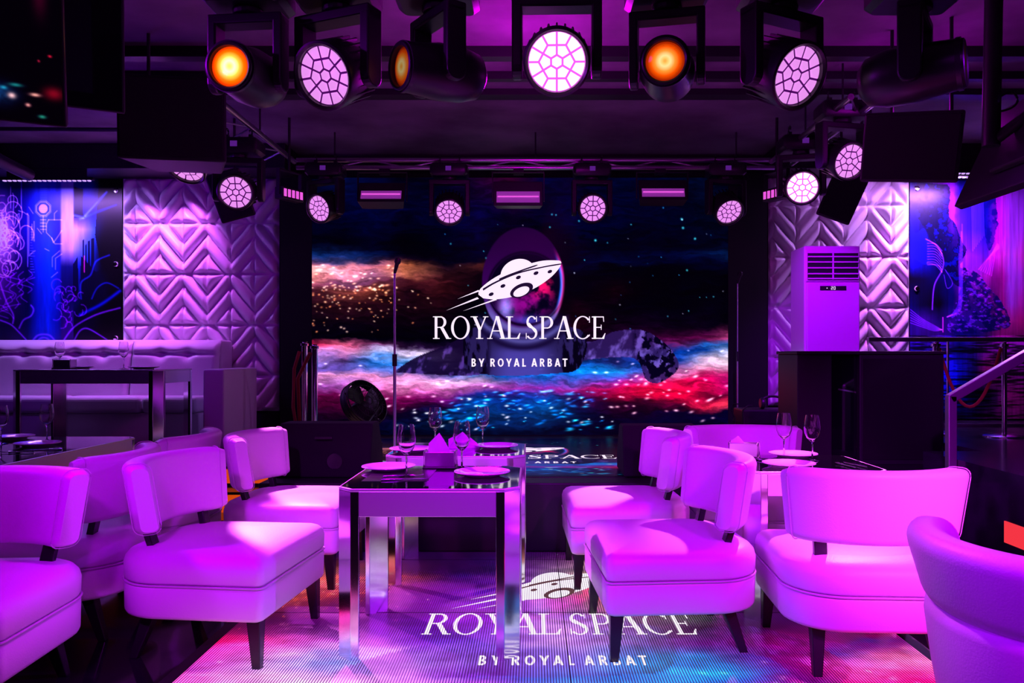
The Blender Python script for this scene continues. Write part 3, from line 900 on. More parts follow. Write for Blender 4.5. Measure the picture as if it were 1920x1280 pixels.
# ------------------------------------------------------------------ printed murals beside the stage
def mural_left(nx, ny):
    X, Y = np.meshgrid(np.linspace(-60, 229, nx + 1), np.linspace(335, 660, ny + 1))
    xs = [-60, 0, 30, 52, 68, 92, 112, 116, 137, 139, 160, 184, 200, 229]
    rows = [
        (335, [(20, 20, 120), (40, 30, 170), (14, 10, 90), (14, 16, 130), (30, 50, 235), (30, 50, 235), (20, 40, 220), (110, 130, 255), (130, 150, 255), (20, 30, 160), (20, 30, 160), (10, 20, 110), (2, 4, 20), (1, 2, 10)]),
        (400, [(60, 30, 150), (120, 80, 200), (14, 10, 90), (20, 22, 160), (30, 60, 240), (40, 70, 250), (24, 46, 230), (170, 160, 255), (190, 180, 255), (16, 20, 120), (20, 36, 170), (10, 24, 120), (2, 4, 20), (1, 2, 10)]),
        (430, [(100, 60, 170), (170, 120, 220), (20, 14, 100), (20, 22, 170), (40, 60, 230), (50, 80, 250), (40, 40, 220), (235, 190, 250), (240, 200, 255), (235, 195, 255), (170, 160, 255), (20, 90, 220), (3, 8, 40), (1, 2, 10)]),
        (468, [(100, 60, 170), (180, 120, 220), (40, 20, 110), (16, 16, 120), (30, 50, 230), (30, 80, 255), (30, 40, 210), (190, 170, 250), (215, 185, 250), (170, 170, 250), (60, 110, 245), (10, 60, 190), (2, 6, 30), (1, 2, 10)]),
        (500, [(60, 30, 140), (110, 50, 170), (30, 14, 90), (8, 8, 70), (20, 40, 200), (10, 80, 255), (20, 40, 200), (20, 26, 110), (20, 24, 110), (20, 50, 200), (16, 40, 150), (4, 12, 60), (1, 2, 12), (1, 2, 10)]),
        (560, [(40, 14, 90), (70, 20, 130), (40, 14, 90), (8, 8, 60), (14, 30, 180), (8, 60, 250), (16, 30, 170), (14, 16, 80), (14, 14, 80), (8, 16, 80), (4, 8, 40), (2, 4, 20), (1, 2, 10), (1, 2, 10)]),
        (610, [(16, 10, 50), (20, 14, 60), (20, 10, 60), (8, 14, 80), (10, 40, 190), (14, 60, 240), (12, 24, 140), (40, 14, 110), (50, 14, 120), (8, 6, 40), (2, 3, 16), (1, 2, 10), (1, 2, 8), (1, 1, 8)]),
        (660, [(14, 10, 50), (20, 14, 60), (60, 20, 110), (30, 20, 100), (30, 40, 170), (40, 50, 190), (30, 30, 140), (60, 20, 130), (30, 10, 80), (4, 6, 30), (2, 3, 16), (1, 2, 10), (1, 2, 8), (1, 1, 8)]),
    ]
    img = table(X, Y, xs, rows)
    img *= (0.85 + 0.3 * fbm(X / 6, Y / 40, 71))[..., None]

    def line(pts, w, c, a=1.0):
        nonlocal img
        img = addc(img, c, a * np.exp(-(segd(X, Y, pts) / w) ** 2))
    # city and curtain silhouettes at the right
    for poly in ([(139, 350), (150, 353), (156, 353), (156, 400), (160, 408), (139, 408)], [(137, 495), (146, 480), (147, 560), (137, 560)],
                 [(155, 450), (158, 447), (158, 540), (155, 540)], [(160, 459), (163, 457), (163, 540), (160, 540)], [(165, 452), (169, 450), (169, 540), (165, 540)],
                 [(171, 447), (177, 446), (177, 530), (171, 530)], [(152, 480), (180, 510), (229, 480), (229, 660), (150, 660), (150, 530)], [(186, 335), (229, 335), (229, 660), (186, 660), (190, 500), (178, 440)]):
        img = mixc(img, (4, 5, 34), inpoly(X, Y, poly) * 0.85)
    img = mixc(img, (1, 2, 10), sstep(178, 205, X + 12 * np.sin(Y / 23)) * 0.9)
    line([(140, 404), (156, 408), (178, 384), (200, 360)], 2.4, (90, 120, 255), .8)
    line([(150, 411), (180, 398), (218, 384)], 2.2, (20, 60, 200), .7)
    line(smoothpts([(152, 560), (152, 530), (170, 515), (180, 490), (205, 478)]), 1.6, (40, 50, 190), .7)
    line(smoothpts([(172, 560), (182, 540), (200, 530), (222, 540)]), 1.5, (30, 50, 200), .6)
    line(smoothpts([(150, 590), (190, 570), (225, 545)]), 3.0, (10, 30, 190), .8)
    line([(158, 480), (158, 510)], 1.0, (250, 40, 160), .9)
    # circuit traces and the moon
    C = (150, 120, 255)
    img = mixc(img, (225, 175, 250), sstep(9, 7.5, np.hypot(X - 81, Y - 391)))
    oc = [(81 + 13.5 * math.cos(math.radians(a)), 391 + 13.5 * math.sin(math.radians(a))) for a in range(22, 383, 45)]
    line(oc, 0.8, C)
    line([(81 + 1.18 * (x - 81), 391 + 1.18 * (y - 391)) for x, y in oc], 0.6, C, .7)
    for pts in ([(81, 405), (81, 435)], [(76, 412), (86, 412)], [(76, 418), (86, 418)], [(76, 424), (86, 424)], [(76, 430), (86, 430)], [(91, 412), (116, 412)], [(91, 412), (87, 420), (87, 436), (97, 446), (100, 455), (108, 444), (116, 432)],
                [(97, 446), (103, 457), (116, 457)], [(50, 400), (54, 404), (54, 480), (62, 472), (66, 470)], [(52, 400), (52, 500)], [(24, 362), (26, 370), (24, 420)], [(35, 395), (45, 398), (50, 402)],
                [(28, 420), (30, 404), (36, 400), (36, 418)], [(98, 500), (98, 482), (112, 470)], [(104, 505), (104, 484), (116, 476)], [(60, 420), (60, 450)], [(64, 415), (64, 452)], [(70, 428), (78, 438)], [(54, 388), (62, 400)],
                [(102, 412), (102, 400), (107, 395)], [(96, 520), (108, 510)], [(40, 340), (40, 390)], [(92, 470), (84, 466)], [(20, 350), (20, 390)]):
        line(pts, 0.8, C, .8)
    for k in range(26):
        y = 340 + k * 3.4
        line([(76, y), (88, y)], 0.7, (80, 90, 255), .5)
    for k in range(18):
        y = 425 + k * 5
        line([(57, y), (57 + 3 + (k * 7) % 6, y)], 0.6, (120, 110, 255), .6)
    # tangled bright hair at the left and violet roots below
    rs = np.random.RandomState(3)
    for k in range(46):
        cx, cy = rs.normal(10, 14), rs.normal(440, 34)
        r = rs.uniform(5, 14)
        a0 = rs.uniform(0, 6.28)
        pts = [(cx + r * (1 + .1 * i) * math.cos(a0 + i * .45) * .8, cy + r * (1 + .08 * i) * math.sin(a0 + i * .45)) for i in range(11)]
        sel = slice(None)
        line(pts, 0.9, (210, 140, 235), .75)
    img = addc(img, (170, 100, 210), np.exp(-((X - 10) / 16) ** 2 - ((Y - 440) / 38) ** 2) * 0.6)
    for k in range(16):
        cx, cy = rs.uniform(-5, 45), rs.uniform(500, 580)
        pts = smoothpts([(cx + rs.normal(0, 9), cy + i * 9) for i in range(4)], 4)
        line(pts, 1.1, (120, 20, 190), .6)
    for k in range(22):
        cx, cy = rs.normal(125, 14), rs.normal(575, 18)
        r = rs.uniform(4, 11)
        a0 = rs.uniform(0, 6.28)
        line([(cx + r * math.cos(a0 + i * .5), cy + r * math.sin(a0 + i * .5) * 1.1) for i in range(8)], 1.0, (130, 24, 200), .6)
    for pts in ([(0, 600), (20, 608), (35, 622), (52, 640)], [(0, 530), (12, 565), (25, 590), (24, 606)], [(36, 615), (44, 600), (58, 592), (63, 580), (58, 572)], [(118, 640), (140, 612), (180, 590), (225, 577)],
                [(138, 640), (150, 620), (165, 616), (190, 630), (205, 640)], [(60, 640), (72, 628), (92, 628), (104, 640)], [(66, 645), (76, 634), (88, 634), (98, 645)]):
        line(smoothpts(pts, 6), 1.6, (140, 50, 230), .75)
    return np.clip(img, 0, 1)


def mural_right(nx, ny):
    X, Y = np.meshgrid(np.linspace(1706, 2010, nx + 1), np.linspace(330, 785, ny + 1))
    xs = [1706, 1730, 1760, 1786, 1800, 1830, 1850, 1866, 1880, 1895, 1915, 1960, 2010]
    rows = [
        (330, [(6, 6, 80), (40, 10, 90), (90, 10, 130), (150, 30, 220), (14, 10, 130), (16, 12, 150), (20, 20, 170), (190, 20, 210), (200, 40, 235), (175, 60, 250), (160, 70, 250), (120, 40, 220), (80, 20, 160)]),
        (430, [(14, 14, 170), (6, 6, 70), (4, 4, 50), (140, 40, 220), (70, 30, 190), (30, 20, 160), (14, 14, 150), (190, 20, 210), (210, 40, 235), (185, 70, 255), (185, 70, 250), (200, 40, 220), (120, 20, 160)]),
        (480, [(20, 24, 230), (14, 20, 200), (4, 4, 50), (20, 14, 120), (150, 40, 220), (140, 40, 210), (90, 30, 190), (220, 30, 210), (250, 60, 220), (200, 90, 255), (240, 70, 220), (230, 40, 180), (120, 20, 130)]),
        (520, [(2, 2, 24), (3, 3, 40), (5, 5, 70), (10, 10, 100), (120, 30, 190), (160, 40, 200), (200, 30, 190), (130, 14, 120), (190, 20, 160), (190, 80, 250), (200, 70, 240), (160, 14, 110), (60, 8, 60)]),
        (570, [(6, 6, 80), (4, 4, 40), (2, 2, 16), (14, 8, 90), (90, 20, 160), (40, 14, 110), (60, 14, 120), (110, 14, 120), (190, 20, 150), (190, 80, 250), (220, 50, 200), (110, 10, 80), (40, 6, 50)]),
        (600, [(40, 14, 120), (60, 20, 140), (30, 10, 90), (50, 14, 130), (40, 24, 160), (50, 24, 150), (40, 14, 120), (90, 14, 120), (180, 20, 130), (230, 50, 180), (220, 30, 140), (90, 10, 70), (40, 6, 50)]),
        (625, [(40, 14, 120), (50, 14, 120), (50, 14, 110), (30, 14, 110), (20, 16, 120), (30, 20, 130), (60, 14, 110), (120, 18, 110), (170, 24, 130), (170, 24, 130), (150, 20, 110), (90, 10, 70), (40, 6, 50)]),
        (650, [(30, 12, 100), (30, 12, 100), (60, 20, 160), (20, 10, 70), (8, 8, 60), (40, 14, 90), (90, 20, 120), (110, 20, 130), (130, 24, 150), (150, 30, 170), (150, 30, 170), (90, 10, 90), (40, 6, 50)]),
        (690, [(10, 10, 80), (10, 10, 80), (20, 20, 160), (14, 24, 200), (10, 14, 120), (20, 8, 50), (120, 16, 80), (130, 16, 90), (60, 10, 70), (90, 16, 90), (110, 20, 110), (60, 8, 60), (30, 6, 40)]),
        (740, [(10, 10, 80), (10, 10, 80), (14, 14, 120), (14, 24, 200), (8, 10, 90), (8, 4, 30), (8, 4, 30), (40, 8, 50), (110, 14, 90), (130, 16, 90), (110, 14, 80), (60, 8, 60), (30, 6, 40)]),
        (785, [(6, 6, 40), (6, 6, 40), (6, 6, 40), (6, 4, 30), (8, 4, 30), (20, 6, 40), (50, 8, 50), (60, 10, 60), (90, 12, 70), (100, 14, 80), (80, 10, 60), (40, 6, 40), (20, 4, 30)]),
    ]
    wx = X + 9 * (fbm(X / 14, Y / 14, 81) - .5)
    img = table(wx, Y + 14 * (fbm(X / 20, Y / 20, 82) - .5), xs, rows)
    img *= (0.75 + 0.5 * fbm(X / 3.2, Y / 70, 83))[..., None]

    def line(pts, w, c, a=1.0):
        nonlocal img
        img = addc(img, c, a * np.exp(-(segd(X, Y, pts) / w) ** 2))
    # leafy crowns
    leaf = fbm(X / 9, Y / 9, 85, 4)
    crown = inpoly(wx, Y, smoothpts([(1720, 340), (1755, 345), (1780, 350), (1778, 395), (1790, 420), (1806, 455), (1812, 470), (1800, 500), (1815, 505), (1806, 540), (1780, 520), (1760, 480), (1735, 430), (1716, 400)]))
    img = mixc(img, (4, 5, 44), crown * (0.65 + 0.3 * sstep(.4, .6, leaf)))
    img = addc(img, (10, 16, 120), crown * sstep(.56, .72, leaf) * .8)
    crown2 = inpoly(wx, Y, smoothpts([(1838, 365), (1862, 362), (1870, 400), (1866, 440), (1855, 470), (1846, 440), (1842, 400)]))
    img = mixc(img, (12, 14, 120), crown2 * (0.5 + 0.4 * sstep(.4, .6, leaf)))
    slope = inpoly(wx, Y, smoothpts([(1806, 500), (1830, 510), (1850, 530), (1872, 560), (1890, 590), (1886, 616), (1780, 622), (1796, 560)]))
    img = mixc(img, (10, 10, 90), slope * sstep(.38, .58, leaf) * .85)
    img = addc(img, (130, 30, 200), slope * sstep(.55, .7, fbm(X / 7, Y / 4, 87)) * .6)
    # glowing water-plant: bell and trailing threads
    bell = inpoly(X, Y, smoothpts([(1706, 400), (1716, 436), (1732, 428), (1740, 450), (1739, 495), (1706, 480)]))
    img = mixc(img, (16, 24, 225), bell * .8)
    V = (150, 60, 240)
    line(smoothpts([(1736, 448), (1756, 460), (1768, 482), (1767, 505), (1752, 535), (1748, 580)]), 1.1, V, .9)
    for k in range(9):
        y = 456 + k * 5
        line(smoothpts([(1739, y), (1754, y + 1), (1766, y + 14)], 5), 0.8, V, .7)
    line(smoothpts([(1738, 493), (1760, 498), (1766, 510)]), 0.8, V, .7)
    line(smoothpts([(1772, 505), (1786, 530), (1776, 540), (1770, 515)]), 0.7, V, .6)
    for k in range(5):
        line(smoothpts([(1804 - k * 1.5, 420 + 14 * k), (1804 - k * 1.5, 560), (1796 - 2 * k, 585), (1776, 594)]), 0.9, (110, 40, 220), .6)
    for k in range(8):
        line([(1822 + 3 * k, 380), (1822 + 3 * k + 2, 470 - 4 * k)], 0.9, (110, 60, 240), .5)
    for k in range(7):
        line(smoothpts([(1835 + 4 * k, 505 + 2 * k), (1856 + 2 * k, 480 - 3 * k), (1872, 466 - k)]), 1.0, (190, 40, 200), .5)
    for k in range(6):
        line(smoothpts([(1707, 580 + 5 * k), (1730, 598 + 3 * k), (1752, 610 + 2 * k), (1766, 618)]), 0.8, V, .55)
    line([(1768, 595), (1768, 622)], 1.0, (250, 60, 200), .9)
    # rippled water below
    rip = fbm(X / 40, Y / 3.0, 91)
    img = np.where((Y > 628)[..., None], img * (0.4 + 1.3 * sstep(.38, .62, rip))[..., None], img)
    return np.clip(img, 0, 1)


def mural(name, label, x0, x1, y0, y1, img, y):
    a, b = W(x0, y1, y), W(x1, y0, y)
    t = thing(name, label, 'mural', ((a.x + b.x) / 2, y, a.z))

    def pl(u, v):
        return np.stack([(u - 0.5) * (b.x - a.x), 0 * u, (b.z - a.z) * (1 - v)], -1)
    color_grid('print', M['print'], t, img.shape[1] - 1, img.shape[0] - 1, pl, img)
    MB().box(-(b.x - a.x) / 2, (b.x - a.x) / 2, 0.002, 0.03, 0, b.z - a.z).build('backing_panel', M['black'], t)
    return t


YM = YB - 0.032
tl = mural('wall_mural', 'blue circuit-board city mural on the back wall above the sofa', -60, 229, 335, 660, mural_left(290, 326), YM)
tr = mural('wall_mural', 'violet jungle waterfall mural on the back wall at the right', 1706, 2010, 330, 785, mural_right(304, 455), YM)
for py, nm in ((357, tl), (495, tl), (634, tl)):
    p = W(217, py, YM) - nm.location
    MB().lathe([(0.0, 0), (0.028, 0.0), (0.03, 0.006), (0.022, 0.016), (0.0, 0.018)], 16, Matrix.Translation(p) @ Matrix.Rotation(PI / 2, 4, 'X')).build('fixing_stud', M['chrome'], nm, smooth=40)
for py in (353, 541):
    p = W(1719, py, YM) - tr.location
    MB().lathe([(0.0, 0), (0.028, 0.0), (0.03, 0.006), (0.022, 0.016), (0.0, 0.018)], 16, Matrix.Translation(p) @ Matrix.Rotation(PI / 2, 4, 'X')).build('fixing_stud', M['chrome'], tr, smooth=40)


# ------------------------------------------------------------------ strips of LEDs above the murals
def led_strip(label, x0, x1, py, y, n, color, power, lean=0.35, length=None):
    a, b = W(x0, py, y), W(x1, py, y)
    L = b.x - a.x
    t = thing('led_strip_light', label, 'strip light', ((a.x + b.x) / 2, y, a.z), 0, 'LED strips above the murals')
    MB().box(-L / 2 - 0.02, L / 2 + 0.02, -0.02, 0.02, 0.012, 0.04).build('channel', M['black'], t)
    MB().box(-L / 2 + 0.05, L / 2 - 0.05, -0.006, 0.006, 0.04, 3.25 - a.z).build('hanger_plate', M['black'], t)
    for k in range(n):
        x = -L / 2 + (k + 0.5) * L / n
        MB().box(x - L / n * 0.30, x + L / n * 0.30, -0.014, 0.014, 0.0, 0.0125).build('diode', M['led_white'], t, bevel=0.004)
    l = bpy.data.lights.new('strip_glow', 'AREA')
    l.shape = 'RECTANGLE'
    l.size, l.size_y = length or L, 0.03
    l.color = color
    l.energy = power
    o = bpy.data.objects.new('strip_glow', l)
    COL.objects.link(o)
    o.parent = t
    o.location = (0, 0, -0.012)
    o.rotation_euler = (lean, 0, 0)
    return t


led_strip('row of small LEDs above the blue circuit mural at left', 4, 172, 340, 8.22, 18, (0.44, 0.18, 1.0), 40, 0.1)
led_strip('lower row of small LEDs above the violet jungle mural at right', 1722, 1830, 334, 8.30, 12, (0.60, 0.22, 1.0), 36, 0.2)
led_strip('upper row of small LEDs above the violet jungle mural, nearer the speaker', 1742, 1845, 326.5, 8.22, 12, (0.60, 0.22, 1.0), 24, 0.2)
led_strip('short LED row above the bright quilted panel at right', 1612, 1648, 326, 8.30, 4, (0.65, 0.2, 1.0), 3, 0.4)


# ------------------------------------------------------------------ quilted leather wall panels
def quilt(label, px0, px1, py0, py1, seam_px, row_py, phase):
    y = YB - 0.03
    a, b = W(px0, py1, y), W(px1, py0, y)
    t = thing('quilted_wall_panel', label, 'wall panel', ((a.x + b.x) / 2, y, a.z))
    w, h = 44.4 / FPX * y, 94.8 / FPX * y
    xs, zr = W(seam_px, 0, y).x, W(0, row_py, y).z
    nx, ny = int((b.x - a.x) / 0.011), int((b.z - a.z) / 0.011)

    def pl(u, v):
        X = a.x + (b.x - a.x) * u
        Z = b.z + (a.z - b.z) * v
        ca = (X - xs) / w
        ci = np.floor(ca)
        fa = ca - ci
        rb = (zr - Z) / h
        ri = np.floor(rb)
        fb = rb - ri
        par = (ci + ri + phase).astype(int) % 2
        s = np.where(par == 0, fa, 1 - fa)
        d = np.full(X.shape, 9.0)
        for c in (-0.14, 0.23, 0.60):
            d = np.minimum(d, np.abs(fb - c - 0.55 * s) * h * 0.65)
        dx = np.minimum(fa, 1 - fa) * w
        dz = np.minimum(fb, 1 - fb) * h
        f = 1 - (1 - np.clip(d / 0.062, 0, 1)) ** 2
        g = 1 - (1 - np.clip(dz / 0.05, 0, 1)) ** 2
        k = 0.35 + 0.65 * (1 - (1 - np.clip(dx / 0.03, 0, 1)) ** 2)
        hgt = 0.075 * f * g * k
        e = np.minimum(np.minimum(X - a.x, b.x - X), np.minimum(Z - a.z, b.z - Z))
        hgt = hgt * np.clip(e / 0.04, 0, 1)
        return np.stack([X - t.location.x, -hgt, Z - a.z], -1)
    o = color_grid('upholstery', M['quilt'], t, nx, ny, pl, None)
    for p in o.data.polygons:
        p.use_smooth = True
    MB().box(-(b.x - a.x) / 2, (b.x - a.x) / 2, 0.002, 0.028, 0, b.z - a.z).build('backing_panel', M['black'], t)
    return t


quilt('white chevron quilted panel on the back wall, left of the stage', 231, 524, 334, 770, 257, 419, 1)
quilt('white chevron quilted panel on the back wall behind the air conditioner', 1440, 1704, 330, 760, 1624.5, 386.5, 0)
for px_ in (275, 345):
    spot('panel_spot', (W(px_, 0, 8.3).x, 8.27, 3.2), (W(px_, 0, 8.7).x, 8.66, 2.1), (0.66, 0.09, 1.0), 150, 74, 0.9, 0.03)
spot('panel_spot', (W(1690, 0, 8.4).x, 8.22, 3.22), (W(1678, 0, 8.7).x, 8.66, 1.6), (0.66, 0.09, 1.0), 300, 56, 0.7, 0.03)
spot('panel_spot', (1.7, 5.6, 3.1), (2.75, 7.6, 1.4), (0.36, 0.0, 1.0), 420, 44, 0.8, 0.08)  # fill without a fixture, added to brighten the air conditioner
# ================================================================== lounge chairs
def seat_outline(ins=0.0):
    """plan of the seat, chair facing +x; sharp front corners, well rounded back"""
    return rrect(-0.37 + ins, 0.345 - ins, -0.372 + ins, 0.372 - ins,
                 (max(0.23 - ins, .02), max(0.034 - ins * .5, .012), max(0.034 - ins * .5, .012), max(0.23 - ins, .02)), 9)


def ring(z, ins, crown=0.0):
    return [(x, y, z + crown * (1 - (x / .37) ** 2)) for x, y in seat_outline(ins)]


def make_chair():
    t = thing('lounge_chair', '-', 'chair', (0, 0, 0), 0, 'white leather lounge chairs')
    b = MB()
    b.loft([ring(.205, .05), ring(.205, .022), ring(.212, .008), ring(.225, .002), ring(.335, .0), ring(.348, .006), ring(.352, .02)])
    b.build('seat_base', M['leather'], t, smooth=50)
    b = MB()
    b.loft([ring(.352, .02), ring(.357, .006), ring(.368, .0), ring(.425, -.002), ring(.452, .006), ring(.472, .024), ring(.483, .05), ring(.490, .10, .004), ring(.494, .17, .008), ring(.496, .26, .010)])
    b.build('seat', M['leather'], t, smooth=60)
    MB().tube([(x, y, .3525) for x, y in seat_outline(-.001)], .0048, 6, closed=True).build('piping', M['leather_piping'], t, smooth=60)
    # backrest: a padded band curved around the sitter
    R, half, th, h0, h1 = .452, 47.0, .112, .552, .862
    X0 = .14                                                # centre of the curve
    n = 28
    rings = []
    for k in range(n + 1):
        a = math.radians(-half + 2 * half * k / n)
        e = min(k, n - k)
        sh = {0: 0.0, 1: 0.62, 2: 0.88}.get(e, 1.0)         # rounded ends
        tt = th * (0.62 + 0.38 * sh) * (.82 + .18 * abs(2 * k / n - 1))
        sec = rrect(-tt / 2, tt / 2, h0 + .018 * (1 - sh), h1 - .018 * (1 - sh), (tt * .34,) * 4, 5)
        rings.append([(X0 - (R + r_ + .05 * (z - h0) / (h1 - h0)) * math.cos(a), (R + r_ + .05 * (z - h0) / (h1 - h0)) * math.sin(a), z) for r_, z in sec])
    bk = MB().loft(rings).build('backrest', M['leather'], t, smooth=60)
    for s in (-1, 1):
        e = MB()
        a = math.radians(half - 4.5) * s
        pts = [(X0 - (R + r_) * math.cos(a), (R + r_) * math.sin(a), z) for r_, z in
               [(rr + .05 * (zz - h0) / (h1 - h0), zz) for rr, zz in rrect(-th / 2 - .0005, th / 2 + .0005, h0 - .0005, h1 + .0005, (th * .34,) * 4, 4)]]
        e.tube(pts, .0022, 5, closed=True)
        e.build('seam', M['leather_piping'], bk, smooth=60)
    for s in (-1, 1):
        a = math.radians(31) * s
        c, sn = math.cos(a), math.sin(a)
        lo, hi = X0 - (R - .01) * c, X0 - (R + .012) * c
        p = MB()
        p.loft([[(x0 + dx, y0 + dy, z) for dx, dy in ((-.016, -.027), (.016, -.027), (.016, .027), (-.016, .027))]
                for x0, y0, z in ((lo + .03, (R - .03) * sn, .44), (hi, (R + .010) * sn, .62))])
        p.build('back_post', M['wood'], t, bevel=.004)
    for x, y, dx, dy in ((.295, -.315, .012, -.01), (.295, .315, .012, .01), (-.215, -.235, -.075, -.02), (-.215, .235, -.075, .02)):
        MB().loft([[(x + dx * q + a * s, y + dy * q + c * s, z) for a, c in ((-1, -1), (1, -1), (1, 1), (-1, 1))]
                   for z, s, q in ((.208, .030, 0), (0.0, .018, 1))]).build('leg', M['wood'], t, bevel=.004)
    return t


chair0 = make_chair()
CH = [  # x, y, facing angle, label
    (-1.44, 3.74, -6, 'white lounge chair facing the near middle table from the left, seat half in bright light'),
    (-1.44, 4.86, -2, 'white lounge chair left of the farther middle table, its seat brightly lit'),
    (0.63, 3.81, 184, 'white lounge chair facing the near middle table from the right'),
    (0.54, 4.86, 182, 'white lounge chair right of the farther middle table, bright patch on its seat'),
    (1.44, 3.58, 87, 'white lounge chair seen from behind at the near side of the right-hand table'),
    (1.36, 5.02, -92, 'white lounge chair facing us behind the right-hand table with the two glasses'),
    (-2.19, 3.02, -87, 'white lounge chair cut off by the left edge at bottom left'),
    (-2.31, 3.97, 183, 'shadowed lounge chair back to back with the near middle-left chair, facing the left table'),
    (-2.33, 4.84, 182, 'lounge chair facing the left table just behind the farther middle-left chair'),
]
for i, (x, y, r, lab) in enumerate(CH):
    if i == 0:
        chair0.location = (x, y, 0)
        chair0.rotation_euler = (0, 0, math.radians(r))
        chair0['label'] = lab
    else:
        dup(chair0, (x, y, 0), math.radians(r), lab)


# the tub chair in the near right corner
def tub_chair(x, y, rz):
    t = thing('tub_chair', 'violet-lit rounded tub chair cut off at the bottom right corner', 'chair', (x, y, 0), math.radians(rz))
    n = 48

    def oval(z, rx, ry, sh=0.0):
        return [(sh + rx * math.cos(2 * PI * k / n), ry * math.sin(2 * PI * k / n), z) for k in range(n)]
    MB().loft([oval(.14, .27, .27), oval(.15, .30, .30), oval(.30, .335, .335), oval(.50, .37, .37), oval(.64, .388, .388), oval(.665, .385, .385), oval(.675, .365, .365),
               oval(.672, .31, .31), oval(.60, .29, .29), oval(.46, .285, .285)], cap=True).build('shell', M['leather'], t, smooth=60)
    MB().loft([oval(.462, .24, .24), oval(.465, .275, .275), oval(.49, .284, .284), oval(.52, .27, .27), oval(.533, .20, .20), oval(.537, .05, .05)]).build('seat', M['leather'], t, smooth=60)
    rings = []
    m = 34
    for k in range(m + 1):
        a = math.radians(180 - 72 + 150 * k / m)
        e = min(k, m - k)
        sh = {0: .0, 1: .55, 2: .85}.get(e, 1.0)
        hw, hh = .058 * (.6 + .4 * sh), .105 * (.75 + .25 * sh)
        cz = .765
        sec = rrect(-hw, hw, -hh, hh, (hw * .85,) * 4, 6)
        rings.append([((.355 + r_ + .06 * q / .105 * .5) * math.cos(a), (.355 + r_ + .06 * q / .105 * .5) * math.sin(a), cz + q) for r_, q in sec])
    r_ = MB().loft(rings).build('back_roll', M['leather'], t, smooth=60)
    for k in (1, m - 1):
        cxy = rings[k]
        MB().tube([Vector(p) * 1.0 for p in cxy], .0025, 5, closed=True).build('seam', M['leather_piping'], r_, smooth=60)
    for k in range(4):
        a = PI / 4 + k * PI / 2
        MB().rod((.22 * math.cos(a), .22 * math.sin(a), .145), (.26 * math.cos(a), .26 * math.sin(a), 0), .026, 12, .016).build('leg', M['wood'], t, smooth=40)
    return t


tub_chair(1.425, 2.04, 20)

# ================================================================== steel tables
def make_table(label, x0, x1, y0, y1, z0=0.0, H=0.75, group='steel framed tables'):
    """outer corners x0..x1, y0..y1; chamfered steel legs, flush black glass top"""
    w, d = x1 - x0, y1 - y0
    t = thing('dining_table', label, 'table', ((x0 + x1) / 2, (y0 + y1) / 2, z0), 0, group)
    c, a = .066, .036
    for sx in (-1, 1):
        for sy in (-1, 1):
            hx, hy = sx * w / 2, sy * d / 2
            poly = [(hx - sx * c, hy), (hx, hy - sy * c), (hx, hy - sy * (c + a)), (hx - sx * .022, hy - sy * (c + a)), (hx - sx * (c + a), hy - sy * .022), (hx - sx * (c + a), hy)]
            MB().prism(poly, 0, H - .012).build('leg', M['chrome'], t, bevel=.0025)
    for sy in (-1, 1):
        y = sy * (d / 2 - .012)
        ap = MB().box(-w / 2 + c + a, w / 2 - c - a, y - .009, y + .009, H - .122, H - .012)
        ap.build('apron', M['satin'], t, bevel=.002)
    for sx in (-1, 1):
        x = sx * (w / 2 - .012)
        MB().box(x - .009, x + .009, -d / 2 + c + a, d / 2 - c - a, H - .122, H - .012).build('apron', M['satin'], t, bevel=.002)
    g = .0
    p8 = [(-w / 2 + c, -d / 2), (w / 2 - c, -d / 2), (w / 2, -d / 2 + c), (w / 2, d / 2 - c), (w / 2 - c, d / 2), (-w / 2 + c, d / 2), (-w / 2, d / 2 - c), (-w / 2, -d / 2 + c)]
    MB().prism(p8, H - .012, H).build('steel_rim', M['satin'], t, bevel=.002)
    p8i = [(px * (1 - .016 / w), py * (1 - .016 / d)) for px, py in p8]
    MB().prism(p8i, H - .004, H + .001).build('glass_top', M['glass_top'], t)
    return t


make_table('steel table with black glass top in the middle foreground, set for two', -.86, -.062, 3.46, 4.18)
make_table('steel table behind the foreground one, right before the stage', -.86, -.052, 4.58, 5.28)
make_table('steel table at the right between two white chairs, two wine glasses on it', 1.06, 1.78, 3.97, 4.645)
make_table('dark table at the left edge with two wine glasses, beside the white chairs', -3.62, -2.80, 3.55, 5.68)
make_table('long steel table on the left podium in front of the tufted sofa', -4.60, -3.27, 7.0, 7.72, HL)
make_table('steel table cut off at the right edge behind the corner chair', 1.84, 2.60, 1.15, 2.66)

# ================================================================== tableware
TT = 0.7515


def lathe_obj(name, prof, m, label, cat, loc, group, n=32, mx=None):
    o = MB().lathe(prof, n).build(name, m, smooth=50)
    o.location = loc
    if mx is not None:
        o.rotation_euler = mx
    return tag(o, label, cat, group)


GLASS = [(0.0, .0), (.036, .0), (.037, .002), (.012, .006), (.0045, .012), (.0038, .05), (.004, .088), (.012, .096), (.028, .112), (.038, .135), (.0405, .158), (.037, .19), (.031, .222),
         (.0298, .222), (.0358, .19), (.0393, .158), (.0368, .136), (.027, .114), (.010, .0985), (.0, .0965)]
PLATE = [(0, .004), (.07, .003), (.072, .0), (.085, .0), (.088, .006), (.128, .016), (.135, .019), (.134, .022), (.126, .0205), (.09, .011), (.082, .008), (.0, .0075)]
glass0 = [None]
plate0 = [None]


def first_or_copy(store, make, loc, label):
    if store[0] is None:
        store[0] = make()
        o = store[0]
    else:
        o = store[0].copy()
        COL.objects.link(o)
    o.location = loc
    o['label'] = label
    return o


